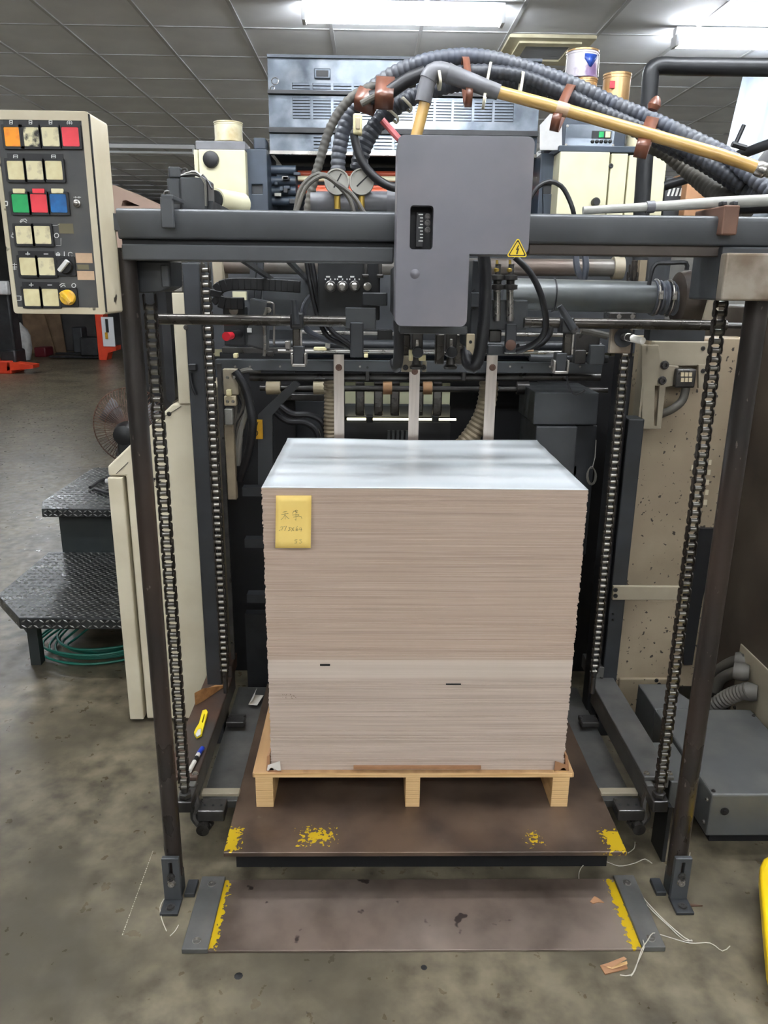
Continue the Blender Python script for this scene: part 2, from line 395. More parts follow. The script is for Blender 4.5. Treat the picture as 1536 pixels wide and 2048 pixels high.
for x, y, w in ((.3, -1.6, 'above the viewer'), (2.65, -1.2, 'added above and right of the viewer'), (.3, 1.35, 'added above the front of the feeder, out of view'), (1.55, 1.9, 'added above the drive cabinet, out of view'), (-.95, 1.9, 'added above the left post, out of view'),  # all but the first are unseen battens added to light floor, pile and ceiling
                (.25, -4.0, 'added far behind the viewer'), (2.65, -4.0, 'added far behind and right of the viewer'), (-2.2, -4.0, 'added far behind and left of the viewer'), (-2.2, -.9, 'added above and left of the viewer'),
                (-4.6, 2.2, 'added over the left aisle beside the viewer'), (-4.7, 5.3, 'added over the left aisle out of view'), (-4.9, 8.4, 'added over the left aisle further back, out of view'), (-5.1, 11.6, 'added over the far left aisle hidden by the control panel'),
                (.2, 8.4, 'added, hidden behind the louvred press cover'), (.2, 11.6, 'added far behind the louvred press cover'), (2.7, 11.6, 'added far behind the tins on the press')):
    ceiling_light(x, y, 'lit twin fluorescent batten ' + w)

# air vent in the ceiling
v = thing('ceiling_vent', 'cream square air conditioner vent set into the ceiling grid', 'vent', (1.22, 6.2, CZ - .03))
x0, x1, y0, y1 = .925, 1.515, 5.87, 6.55
MB().prism([(x0, y0, CZ - .022), (x1, y0, CZ - .022), (x1, y1, CZ - .022), (x0, y1, CZ - .022)], (0, 0, .022),
           [[(x0 + .1, y0 + .1, CZ - .022), (x1 - .1, y0 + .1, CZ - .022), (x1 - .1, y1 - .1, CZ - .022), (x0 + .1, y1 - .1, CZ - .022)]]).build('frame', 'vent_cream', v, smooth=False)
MB().prism([(x0 + .08, y0 + .08, CZ - .034), (x1 - .08, y0 + .08, CZ - .034), (x1 - .08, y1 - .08, CZ - .034), (x0 + .08, y1 - .08, CZ - .034)], (0, 0, .012),
           [[(x0 + .14, y0 + .16, CZ - .034), (x1 - .14, y0 + .16, CZ - .034), (x1 - .14, y1 - .16, CZ - .034), (x0 + .14, y1 - .16, CZ - .034)]]).build('inner_frame', 'vent_cream', v, smooth=False)
for k in range(7):
    yy = y0 + .18 + k * .055
    MB().bar((x0 + .14, yy, CZ - .015), (x1 - .14, yy, CZ - .015), .035, .004, (0, .5, 1)).build('slat', 'vent_slat', v, smooth=False)

# pale plastic curtain at the right
cu = MB(); pts = []
for k in range(25):
    u = k / 24; pts.append((u, .03 * math.sin(u * 40) + .012 * math.sin(u * 97)))
vs = []; fs = []
for zi, (pp, z) in enumerate(((PY(1492, 130, 6.3), CZ - .03), (PY(1400, 480, 6.3), 1.5))):
    for u, w in pts: vs.append((pp.x + u * 1.4, 6.3 + w, z))
n = len(pts)
for k in range(n - 1): fs.append((k, k + 1, n + k + 1, n + k))
o = MB().add(vs, fs).build('plastic_curtain', 'curtain'); s_ = o.modifiers.new('thick', 'SOLIDIFY'); s_.thickness = .003
tag(o, 'pale translucent plastic curtain hanging at the right edge under the ceiling', 'curtain')

# ================================================================== FAR LEFT BACKGROUND
def at0(x, y): return PZ(x, y, 0)
# orange pallet truck at the very left
p = at0(25, 748)
t = thing('pallet_truck', 'orange pallet truck with black mast at the far left wall', 'pallet truck', p)
Yp = p.y
MB().pbox(-40, 722, 22, 748, Yp, .5).build('chassis', 'orange_paint', t, bevel=.02)
a, b = PY(18, 744, Yp), PY(66, 731, Yp)
MB().prism([PY(14, 742, Yp), PY(66, 737, Yp), PY(66, 730, Yp), PY(14, 724, Yp)], (0, .25, 0)).build('fork', 'orange_paint', t, smooth=False)
MB().pbox(0, 700, 32, 735, Yp + .1, .4).build('lower_cover', 'black_paint', t, bevel=.03)
MB().pbox(-30, 560, 22, 705, Yp + .15, .3).build('mast', 'black_paint', t, bevel=.03)
MB().pbox(-5, 562, 14, 590, Yp - .02, .12).build('grey_box', 'sack', t, bevel=.02)
# white sack
p = at0(45, 721); Yp = p.y
mb = MB(); zb = PY(45, 721, Yp).z
pr = [(0, .02), (.02, .15), (.25, .2), (.5, .185), (.62, .16), (.7, .09), (.76, .05), (.74, .01)]
mb.lathe((p.x, Yp, 0), (0, 0, 1), [(h * .92, r * 1.0) for h, r in pr], 14)
for v_ in mb.v: v_.x += .02 * math.sin(v_.z * 14 + v_.y * 9); v_.y += .02 * math.sin(v_.z * 17 + v_.x * 11)
tag(mb.build('sack', 'sack', ang=80), 'white woven sack standing on the floor beside the orange truck', 'sack')
def leaning(name, px, material, Y, label, dep=.04, cat='board'):
    tag(MB().prism([PY(x, y, Y) for x, y in px], (0, dep, 0)).build(name, material, smooth=False), label, cat)
def gz(x, Y):   # pixel row of the floor at depth Y
    return proj((PY(x, 700, Y).x, Y, 0))[1]
Yw = 16.4
leaning('cardboard_sheet', [(52, gz(52, Yw)), (112, gz(112, Yw)), (88, 628), (44, 628)], 'board_brown', Yw, 'brown cardboard sheet leaning at the far wall beside the white sack')
Yw = 16.7
leaning('cardboard_sheet', [(112, gz(112, Yw)), (132, gz(132, Yw)), (118, 620), (84, 620)], 'board_brown', Yw, 'pale brown board leaning behind the cardboard sheet at the far wall')
p = at0(78, 706)
tag(MB().pbox(68, 695, 91, gz(78, 15.6), 15.6, .4).build('red_crate', 'maroon', bevel=.02), 'small dark red crate on the floor before the leaning cardboard', 'crate')
# orange stacker with the tool board
p = at0(212, 720); Yp = p.y
t = thing('stacker_truck', 'orange stacker truck with white tool board behind the black post', 'stacker', p)
MB().pbox(192, 600, 208, gz(200, Yp), Yp, .3).build('mast', 'orange_paint', t, bevel=.01)
MB().prism([PY(200, gz(200, Yp), Yp - .02), PY(213, gz(213, Yp), Yp - .02), PY(216, 706, Yp - .02), PY(232, 701, Yp - .02), PY(232, 692, Yp - .02), PY(203, 692, Yp - .02)], (0, .3, 0)).build('foot', 'orange_paint', t, smooth=False)
MB().pbox(204, 634, 228, 693, Yp - .05, .03).build('tool_board', 'white_enamel', t, bevel=.004)
MB().pbox(211, 638, 216, 665, Yp - .08, .03).build('tool', 'black_plastic', t, bevel=.004)
MB().pbox(210, 665, 215, 678, Yp - .08, .03).build('tool_handle', 'label_amber', t, bevel=.004)
MB().pbox(160, 675, 196, 712, Yp + .05, .4).build('battery_box', 'black_paint', t, bevel=.02)
MB().pbox(145, 655, 165, 706, Yp + .2, .3).build('motor', 'grey_dark', t, bevel=.02)
for k in (0, 1): MB().pbox(98 + 12 * k, 712 - 6 * k, 198, 716 - 6 * k, Yp + .1 + .5 * k, .16).build('fork', 'black_paint', t, bevel=.01)
# maroon machine
Yp = 16.6
t = thing('maroon_cabinet', 'dark maroon machine cabinet at the far wall seen beside the chain', 'machine', at0(285, gz(285, Yp)))
MB().pbox(258, 590, 300, 665, Yp, .6).build('upper_body', 'maroon', t, bevel=.02)
MB().pbox(260, 665, 302, gz(285, Yp), Yp + .05, .5).build('lower_body', 'black_paint', t, bevel=.02)
MB().pbox(272, 664, 284, 677, Yp - .02, .05).build('socket_plate', 'sack', t, bevel=.005)
MB().pbox(290, 664, 297, 674, Yp - .02, .05).build('socket_plate', 'sack', t, bevel=.005)
tag(MB().pbox(120, 590, 190, gz(150, 17.0), 17.0, .4).build('dark_rack', 'plaster_dark', bevel=.02), 'dark rack against the far wall behind the stacker forks', 'rack')
# slanted pink guard of the machine behind
Yp = 5.0
o = MB().prism([PY(225, 470, Yp), PY(330, 470, Yp), PY(330, 418, Yp), PY(322, 413, Yp), PY(228, 370, Yp), PY(200, 370, Yp)], (0, .5, 0),
               [[PY(243, 412, Yp), PY(280, 412, Yp), PY(252, 400, Yp), PY(245, 402, Yp)]]).build('machine_guard', 'pink_cream', smooth=False)
gp = thing('delivery_machine', 'pinkish machine with a sloping guard seen over the left beam', 'machine', (PY(275, 470, Yp).x, Yp + .3, 0))
bpy.data.objects.remove(o, do_unlink=True)
MB().prism([PY(225, 560, Yp), PY(330, 560, Yp), PY(330, 418, Yp), PY(322, 413, Yp), PY(228, 370, Yp), PY(200, 370, Yp)], (0, .5, 0),
           [[PY(243, 412, Yp), PY(280, 412, Yp), PY(252, 400, Yp), PY(245, 402, Yp)]]).build('guard', 'pink_cream', gp, smooth=False)
a = PY(262, 540, Yp)
MB().box(a.x - .1, a.x + .1, Yp + .1, Yp + .4, 0, a.z).build('base', 'black_paint', gp, smooth=False)

# ================================================================== STEPS AND FAN (left)
def tread(name, poly, z, h, t):
    o = MB().prism([(x, y, z - h) for x, y in poly], (0, 0, h)).build(name, 'diamond', t, smooth=False, bevel=.004)
    return o
st = thing('step_unit', 'two-step black diamond plate stair beside the cream side cabinet', 'steps', (-1.1, 3.2, 0))
P1 = [(-1.29, 2.63), (-.86, 2.63), (-.86, 3.36), (-1.47, 3.36), (-1.47, 2.85)]
P2 = [(-1.455, 3.30), (-.86, 3.30), (-.86, 4.1), (-1.50, 4.1), (-1.50, 3.42)]
z1_, z2_ = .282, .505
def lugs(poly, z, front, name, parent):
    mb = MB(); xs = [p[0] for p in poly]; ys = [p[1] for p in poly]
    def inside(x, y):
        c = False
        for (ax, ay), (bx, by) in zip(poly, poly[1:] + poly[:1]):
            if (ay > y) != (by > y) and x < (bx - ax) * (y - ay) / (by - ay) + ax: c = not c
        return c
    k = 0; y = min(ys) + .012
    while y < max(ys) - .01:
        x = min(xs) + .012 + (k % 2) * .0155
        while x < max(xs) - .01:
            if inside(x - .012, y) and inside(x + .012, y):
                s = 1 if (k % 2) else -1
                dx, dy = .0115 * .85, .0115 * .5 * s
                nx, ny = -dy * .32, dx * .32
                mb.add([(x - dx, y - dy, z), (x + nx, y + ny, z), (x + dx, y + dy, z), (x - nx, y - ny, z), (x - dx * .5, y - dy * .5, z + .0022), (x + dx * .5, y + dy * .5, z + .0022)],
                       [(0, 3, 5, 4), (3, 2, 5), (2, 1, 4, 5), (1, 0, 4)])
            x += .031
        y += .0175; k += 1
    fx0, fx1, fy, fz0, fz1 = front; x = fx0 + .015; k = 0
    while x < fx1 - .02:
        s = 1 if k % 2 else -1
        for zz in (fz0 + .011, fz1 - .012):
            mb.add([(x - .009, fy, zz - .006 * s), (x - .002, fy, zz + .003 * s), (x + .009, fy, zz + .006 * s), (x + .002, fy, zz - .003 * s), (x, fy - .002, zz)],
                   [(0, 1, 4), (1, 2, 4), (2, 3, 4), (3, 0, 4)])
            s = -s
        x += .022; k += 1
    return stuff(mb.build(name, 'diamond_lug', parent, smooth=False))
tr = tread('lower_tread', P1, z1_, .045, st); lugs(P1, z1_, (-1.29, -.86, 2.63, z1_ - .045, z1_), 'tread_lugs', tr)
tr = tread('upper_tread', P2, z2_, .04, st); lugs(P2, z2_, (-1.455, -.86, 3.30, z2_ - .04, z2_), 'tread_lugs', tr)
MB().box(-1.41, -.87, 3.365, 3.385, z1_ - .05, z2_ - .04).build('riser', 'step_green', st, smooth=False)
MB().box(-1.41, -.87, 3.39, 4.05, 0.0, z2_ - .045).build('box_body', 'step_green', st, smooth=False)
for x, y in ((-1.33, 2.82), (-.9, 2.80)):
    MB().box(x - .02, x + .02, y - .02, y + .02, .0, z1_ - .045).build('leg', 'step_green', st, smooth=False)
MB().bar((-1.46, 2.9, z1_ - .03), (-1.33, 2.82, .12), .03, .02).build('brace', 'step_green', st, smooth=False)
MB().box(-1.38, -.86, 3.28, 3.30, 0.0, z1_ - .05).build('step_dark_back', 'black_paint', st, smooth=False)  # black sheet added to keep the recess under the steps dark
# coil of green rope under the steps
mb = MB()
for k in range(9):
    r = .13 + .016 * k; pts = []; rl = .05 + .03 * (k % 3)
    for i in range(36):
        a = 2 * math.pi * i / 36; pts.append((-1.13 + r * 1.0 * math.cos(a) + .01 * math.sin(3 * a + k), 2.98 + .75 * r * math.sin(a), .012 + .011 * (k % 4) + rl * max(0, math.sin(a)) ** 2))
    mb.tube(pts, .005, 6, closed=True)
tag(mb.build('rope_coil', 'green_rope'), 'coil of green hose lying under the lower step', 'hose')
# floor fan behind the cream cabinet, seen from the back
Yn = 3.62; c = PY(266, 852, Yn)
fn = thing('pedestal_fan', 'black pedestal fan with round wire guard behind the cream cabinet', 'fan', (c.x, Yn, z2_))
R = px2m(78, Yn)
mb = MB()
for k in range(72):
    a = 2 * math.pi * k / 72; pts = []
    for u in (.22, .5, .8, .95, 1.0):
        dy = -.075 * math.sqrt(max(0, 1 - u * u)) - .01
        pts.append((c.x + R * u * math.cos(a), Yn + dy, c.z + R * u * math.sin(a)))
    mb.tube(pts, .0017, 4)
mb.tube([(c.x + R * math.cos(2 * math.pi * i / 48), Yn - .01, c.z + R * math.sin(2 * math.pi * i / 48)) for i in range(48)], .003, 6, closed=True)
for u in (.22, .6): mb.tube([(c.x + R * u * math.cos(2 * math.pi * i / 40), Yn - .01 - .075 * math.sqrt(1 - u * u), c.z + R * u * math.sin(2 * math.pi * i / 40)) for i in range(40)], .0016, 5, closed=True)
mb.build('rear_guard', 'rust', fn)
mb = MB()
for k in range(60):
    a = 2 * math.pi * k / 60
    mb.tube([(c.x + R * u * math.cos(a), Yn + .06 * math.sqrt(max(0, 1 - u * u)), c.z + R * u * math.sin(a)) for u in (.15, .5, .8, 1.0)], .0010, 4)
mb.build('front_guard', 'rust', fn)
for k in range(3):
    a0 = k * 2 * math.pi / 3 + .4; vs = []; fs = []
    for i in range(6):
        u = .18 + .14 * i; w = .18 + .5 * math.sin(min(1, u) * 2.6)
        for s in (-1, 1):
            a = a0 + s * w * .75; vs.append((c.x + R * u * math.cos(a), Yn - .02 + s * .018, c.z + R * u * math.sin(a)))
    for i in range(5): fs.append((2 * i, 2 * i + 1, 2 * i + 3, 2 * i + 2))
    o = MB().add(vs, fs).build('blade', 'sleeve_grey', fn); q = o.modifiers.new('t', 'SOLIDIFY'); q.thickness = .003
MB().lathe((c.x, Yn - .17, c.z - .015), (0, 1, 0), [(0, .02), (.01, .045), (.05, .055), (.12, .052), (.15, .03)], 18).build('motor', 'black_plastic', fn)
MB().box(c.x - .03, c.x + .03, Yn - .16, Yn - .10, c.z - .12, c.z - .04).build('neck', 'black_plastic', fn, bevel=.01)
MB().cyl((c.x, Yn - .13, z2_ + .02), (c.x, Yn - .13, c.z - .1), .014).build('pole', 'black_plastic', fn)
MB().lathe((c.x, Yn - .13, z2_ + .003), (0, 0, 1), [(0, .085), (.012, .085), (.03, .03), (.05, .02)], 20).build('base', 'black_plastic', fn)
# power lead with red plug on the upper step
t = thing('power_cord', 'dark power cord with red plug lying on the upper step', 'cord', PZ(215, 975, z2_))
pts = [PZ(x, y, z2_ + .012) for x, y in ((180, 975), (200, 962), (226, 955), (232, 968), (205, 982), (190, 978), (215, 985), (240, 984))]
MB().tube(spline(pts, .02), .008, 8).build('lead', 'rubber', t)
a = PZ(221, 967, z2_ + .02)
MB().cyl(a, a + Vector((.06, -.02, 0)), .016, n=12).build('plug', 'red_plastic', t)
MB().cyl(a + Vector((-.03, .03, .005)), a + Vector((.03, .01, .005)), .012, n=12).build('plug_collar', 'sack', t)

# ================================================================== LEFT SIDE CABINET (cream) AND SIDE FRAME
Yc = 2.385
cb = thing('side_cabinet', 'cream painted side cabinet with chamfered top left of the paper pile', 'cabinet', (-.66, Yc + .3, 0))
xL, xR = PY(235, 1150, Yc).x, PY(402, 1150, Yc).x
zT = PY(390, 808, Yc).z; zS = PY(235, 952, Yc).z; xK = PY(345, 808, Yc).x
MB().prism([(xL + .055, Yc, .012), (xR, Yc, .012), (xR, Yc, zT), (xK, Yc, zT), (xL, Yc, zS + .03), (xL, Yc, zS), (xL + .055, Yc, zS)], (0, .75, 0)).build('body', 'cream', cb, smooth=False, bevel=.006)
MB().box(xL - .002, xL + .046, Yc - .006, Yc + .74, .0125, zS - .004).build('side_door', 'cream', cb, smooth=False, bevel=.004)
a = PY(338, 828, Yc); bolt(cb, (a.x, Yc, a.z), .006, m='dark_steel')
MB().bar(PY(310, 845, Yc - .001) , PY(362, 813, Yc - .001), .002, .0015).build('seam', 'void', cb, smooth=False)
MB().bar(PY(232, 948, Yc - .001), PY(256, 925, Yc - .001), .002, .0015).build('seam', 'void', cb, smooth=False)
mk = MB()
rnd = random.Random(3)
for k in range(16):
    x, y = 300 + rnd.uniform(-2, 20), 962 + rnd.uniform(-6, 12)
    a = PY(x, y, Yc - .0012); b = PY(x + rnd.uniform(-5, 7), y + rnd.uniform(-4, 4), Yc - .0012); mk.bar(a, b, .001, .003)
mk.build('ink_scribble', 'ink_black', cb, smooth=False)
MB().pbox(312, 1130, 322, 1198, Yc - .004, .004).build('white_strip', 'white_enamel', cb, smooth=False)
MB().box(xL + .06, xR - .02, Yc + .05, Yc + .6, 0, .014).build('plinth', 'black_paint', cb, smooth=False)
# upper cream strip with the dark oval opening behind it
t = thing('cream_side_post', 'cream vertical cover strip above the side cabinet beside the dark column', 'machine cover', (PY(362, 805, Yc).x, Yc, zT))
MB().box(PY(352, 700, Yc).x, PY(376, 700, Yc).x, Yc - .01, Yc + .08, zT + .001, PY(352, 585, Yc).z).build('cover', 'cream', t, smooth=False, bevel=.003)
MB().box(PY(340, 560, Yc).x, PY(366, 560, Yc).x, Yc - .01, Yc + .08, PY(352, 584, Yc).z, PY(352, 520, Yc).z).build('upper_plate', 'steel', t, smooth=False, bevel=.003)
a0 = PY(326, 640, Yc + .05); a1 = PY(352, 765, Yc + .05)
MB().prism(rrect(a0.x, a1.x, zT, a0.z, .015, Yc + .03), (0, .1, 0)).build('rubber_gasket', 'rubber', t)
bolt(t, PY(366, 565, Yc - .012), .007)

# dark rear column at the left and at the right of the lift
Yk = 2.25
col = thing('rear_column', 'dark grey vertical column behind the left rear lift chain', 'column', (-.5, Yk, 0))
x0, x1 = PY(370, 640, Yk).x, PY(404, 640, Yk).x
MB().box(x0, x1, Yk, Yk + .09, 0, PY(380, 525, Yk).z).build('channel', 'grey_dark', col, smooth=False, bevel=.004)
MB().box(x1 + .002, x1 + .006, Yk + .02, Yk + .09, .25, PY(380, 560, Yk).z).build('guide_strip', 'grey_paint', col, smooth=False)
MB().bar((PY(435, 700, Yk + .02).x, Yk + .03, 1.25), (PY(435, 700, Yk + .02).x, Yk + .03, .30), .012, .012).build('guide_rail', 'dark_steel', col, smooth=False)
MB().pbox(376, 728, 392, 742, Yk - .02, .02).build('latch', 'black_paint', col, bevel=.003)
MB().tube(spline([PY(380, 745, Yk - .008), PY(383, 770, Yk - .012), PY(392, 790, Yk - .008)], .01), .004).build('hook', 'black_paint', col)
bolt(col, PY(372, 655, Yk), .006)
colr = thing('rear_column', 'dark grey vertical column with bolted arm behind the right rear lift chain', 'column', (.79, Yk + .1, 0))
x0, x1 = PY(1246, 950, Yk + .05).x, PY(1278, 950, Yk + .05).x
MB().box(x0, x1, Yk + .05, Yk + .12, 0, PY(1262, 838, Yk + .05).z).build('channel', 'grey_dark', colr, smooth=False, bevel=.004)
MB().box(x0 - .052, x0 - .03, Yk + .02, Yk + .08, 0.0, 1.42).build('guide_rail', 'black_paint', colr, smooth=False, bevel=.003)
MB().box(x0 - .03, x0 - .002, Yk + .07, Yk + .09, 0.0, 1.42).build('web', 'void', colr, smooth=False)
for y in (1180, 1192): bolt(colr, PY(1231, y, Yk + .018), .006, m='black_paint')
a = MB().box(PY(1224, 1185, Yk + .04).x, PY(1356, 1185, Yk + .04).x, Yk + .03, Yk + .045, PY(1280, 1198, Yk + .04).z, PY(1280, 1171, Yk + .04).z).build('arm', 'beige_panel', colr, smooth=False, bevel=.002)
for y in (1228, 1240): bolt(colr, PY(1226, y, Yk + .048), .003, m='black_paint')

# right speckled cream wall of the feeder side frame
Yr = 2.46
wr = thing('speckled_bulkhead', 'dust-speckled cream side frame of the feeder right of the pile', 'machine frame', (1.0, Yr, 0))
MB().box(PY(1262, 1000, Yr).x, PY(1462, 1000, Yr).x, Yr, Yr + .12, .10, PY(1380, 676, Yr).z).build('plate', 'cream_speck', wr, smooth=False, bevel=.004)
MB().box(PY(1238, 1350, Yr).x, PY(1340, 1350, Yr).x, Yr - .01, Yr + .1, .0, PY(1280, 1355, Yr).z).build('foot_plate', 'cream_speck', wr, smooth=False, bevel=.004)
for x, y in ((1313, 1361), (1318, 1369)): bolt(wr, PY(x, y, Yr - .01), .006, m='black_paint')
mb = MB(); mb.prism([PY(1400, 1058, Yr - .02), PY(1432, 1058, Yr - .02), PY(1432, 1090, Yr - .02), PY(1405, 1200, Yr - .02), PY(1385, 1330, Yr - .02), PY(1368, 1330, Yr - .02), PY(1370, 1180, Yr - .02), PY(1385, 1080, Yr - .02)], (0, .018, 0))
lab(mb.build('opening', 'void', wr, smooth=False), 'black slot cut in the speckled frame')
for k, (x, y) in enumerate(((1386, 935), (1389, 960), (1383, 985), (1380, 1010), (1378, 1028), (1420, 925), (1418, 945), (1415, 965), (1414, 985), (1411, 1005))):
    MB().pbox(x - 3, y - 5, x + 3, y + 5, Yr - .003, .003).build('scrape_mark', 'cream_dirty', wr, smooth=False)
MB().box(PY(1300, 700, Yr).x, PY(1412, 700, Yr).x, Yr - .03, Yr - .002, PY(1350, 732, Yr - .03).z, PY(1350, 683, Yr - .03).z).build('top_bracket', 'beige_panel', wr, smooth=False, bevel=.003)
# slotted bracket
Yb = Yr - .06
sl = [PY(1310, 772, Yb), PY(1319, 772, Yb), PY(1313, 852, Yb), PY(1308, 852, Yb)]
MB().prism([PY(1283, 690, Yb), PY(1318, 690, Yb), PY(1322, 730, Yb), PY(1358, 732, Yb), PY(1356, 770, Yb), PY(1332, 775, Yb), PY(1322, 858, Yb), PY(1284, 858, Yb)], (0, .012, 0), [sl]).build('slotted_bracket', 'beige_panel', wr, smooth=False, bevel=.002)
MB().box(PY(1283, 780, Yb).x, PY(1287, 780, Yb).x, Yb, Yr, PY(1285, 858, Yb).z, PY(1285, 690, Yb).z).build('bracket_flange', 'beige_panel', wr, smooth=False)
for x, y in ((1329, 730), (1324, 761)): bolt(wr, PY(x, y, Yb), .011, h=.012)
MB().pbox(1352, 738, 1392, 776, Yb - .02, .05).build('limit_switch', 'dark_steel', wr, bevel=.005)
for i in range(3):
    for j in range(2): MB().pbox(1362 + 8 * i, 745 + 11 * j, 1368 + 8 * i, 753 + 11 * j, Yb - .024, .006).build('terminal', 'roller_beige', wr, smooth=False)
MB().tube(spline([PY(1372, 775, Yb), PY(1365, 800, Yb), PY(1345, 818, Yb), PY(1318, 830, Yb + .02)], .01), .013, 12).build('cable_boot', 'hose_dust', wr)
MB().prism([PY(1397, 730, Yb), PY(1414, 730, Yb), PY(1414, 752, Yb), PY(1405, 776, Yb), PY(1397, 776, Yb)], (0, .01, 0)).build('stop_tab', 'beige_panel', wr, smooth=False)
bolt(wr, PY(1406, 742, Yb), .006); bolt(wr, PY(1406, 697, Yr - .03), .006)

# far right machine cabinet
Xc = 1.225
rc = thing('drive_cabinet', 'shade-dark brown drive-side machine cabinet at the right edge behind the post', 'cabinet', (Xc + .3, 2.2, 0))
MB().box(Xc, Xc + .5, 1.95, 2.9, .10, 1.42).build('body', 'dust_shade_brown', rc, smooth=False, bevel=.006)  # body colour darkened to hold the shade over a cream cover
MB().box(Xc - .006, Xc - .0005, 1.96, 2.28, .11, .36).build('lower_panel', 'beige_panel', rc, smooth=False, bevel=.003)
for y, z in ((2.25, .33), (2.25, .14), (2.0, .33)): bolt(rc, (Xc - .006, y, z), .006, (-1, 0, 0))
MB().box(Xc + .06, Xc + .46, 2.0, 2.85, 0, .1).build('plinth', 'void', rc, smooth=False)

# conduits at the lower right
def elbow(pl, r, label, m='hose_dust', pitch=None):
    pts = hosep(pl)
    mb = MB()
    if pitch: ribbed(mb, pts, r, pitch)
    else: mb.tube(spline(pts, .01), r, 12)
    o = mb.build('flexible_conduit', m); return tag(o, label, 'conduit', 'conduits at the foot of the drive cabinet')
elbow([(1405, 1440, 2.25), (1430, 1412, 2.22), (1465, 1390, 2.18), (1500, 1380, 2.13)], .027, 'thick ribbed grey conduit, lowest of three entering the beige cabinet panel', 'hose_dust', .014)
elbow([(1430, 1380, 2.3), (1442, 1358, 2.28), (1466, 1346, 2.22), (1484, 1342, 2.17)], .018, 'smooth grey conduit, middle of three entering the beige cabinet panel')
elbow([(1420, 1385, 2.40), (1436, 1343, 2.36), (1462, 1325, 2.30), (1486, 1319, 2.25)], .018, 'smooth grey conduit, topmost of three entering the beige cabinet panel')
for x, y, Y, w in ((1480, 1341, 2.19, 'middle'), (1482, 1320, 2.27, 'topmost'), (1496, 1381, 2.15, 'lowest')):
    a = PY(x, y, Y); tag(MB().lathe(a - Vector((.02, 0, 0)), (1, -.6, .1), [(0, .026), (.012, .029), (.03, .029), (.045, .024)], 12).build('conduit_gland', 'hose_dust'), 'dusty screw gland on the beige cabinet panel, %s of three' % w, 'gland', 'conduit glands')

# gearbox covers on the floor at the right
g = thing('chain_cover', 'dark grey sheet metal cover on the floor right of the lift', 'machine cover', (1.0, 1.95, 0))
MB().box(.905, 1.21, 1.715, 2.14, .07, .20).build('main_cover', 'gear_cover', g, smooth=False, bevel=.005)
MB().prism([(.905, 2.14, .07), (1.06, 2.14, .07), (1.0, 2.30, .07), (.905, 2.30, .07)], (0, 0, .13)).build('rear_cover', 'gear_cover', g, smooth=False, bevel=.004)
MB().box(.826, .904, 1.79, 1.98, .10, .185).build('side_cover', 'gear_cover', g, smooth=False, bevel=.003)
MB().box(.95, 1.2, 1.78, 2.25, 0, .07).build('base', 'void', g, smooth=False)
a = PY(1449, 1622, 1.715)
MB().lathe((a.x, 1.714, a.z), (0, -1, 0), [(0, .011), (.002, .011), (.0021, .004), (.004, .004)], 16).build('access_hole', 'void', g)
for x, y in ((.915, 1.73), (1.05, 2.10), (1.2, 2.1), (1.09, 1.74)): bolt(g, (x, y, .2), .005, (0, 0, 1))
for z in (.17, .1): bolt(g, (.905, 1.735, z), .005, (-1, 0, 0), m='steel')

# yellow fork tip of a hand truck at the lower right corner
a = PZ(1560, 1850, .09)
yt = thing('yellow_hand_truck', 'bright yellow rounded truck edge at the lower right corner', 'hand truck', (a.x, a.y, 0))
out = [PZ(x, y, .055) + Vector((0, 0, 0)) for x, y in ((1533, 1733), (1523, 1738), (1517, 1752), (1516, 1775), (1524, 1880), (1531, 1960), (1538, 1985), (1620, 2010), (1650, 1735))]
MB().prism(out, (0, 0, .035)).build('deck', 'yellow_paint', yt, bevel=.008, seg=3)
xa, ya, yb = out[3].x, out[0].y, out[6].y
for yy in (ya - .05, yb + .05): MB().cyl((xa + .06, yy, .0265), (xa + .10, yy, .0265), .0265).build('wheel', 'black_plastic', yt)

# ================================================================== FLOOR PLATE, LIFT PLATE, PALLET, PAPER
fp = thing('floor_plate', 'rusty steel plate bolted to the floor in front of the lift', 'steel plate', (.135, 1.525, 0))
MB().box(-.375, .645, 1.413, 1.634, 0, .006).build('plate', 'floor_steel', fp, smooth=False, bevel=.001)
for s, x0, x1 in ((-1, -.425, -.365), (1, .638, .692)):
    bx_ = MB().box(x0, x1, 1.411, 1.638, .006 if False else 0.0, .014).build('edge_bar', 'arm_grey', fp, smooth=False, bevel=.002)
    for yy in (1.435, 1.61): bolt(bx_, ((x0 + x1) / 2, yy, .014), .0085, (0, 0, 1), 'steel', .004)
lp = thing('lift_plate', 'raised brown steel lift plate with worn yellow corners under the pallet', 'lift plate', (.145, 2.0, .12))
MB().box(-.355, .645, 1.583, 2.42, .12, .132).build('plate', 'plate_steel', lp, smooth=False, bevel=.0015)
MB().box(-.31, .60, 1.71, 2.40, .03, .12).build('under_frame', 'void', lp, smooth=False)
for x0, x1 in ((-.455, -.35), (.645, .735)):
    MB().box(x0, x1, 1.80, 2.42, .095, .118).build('side_wing', 'arm_grey', lp, smooth=False, bevel=.002)
MB().box(-.345, .635, 1.685, 1.705, .0, .118).build('plate_shade', 'void', lp, smooth=False)  # black slab stands in for the shadow under the lift plate

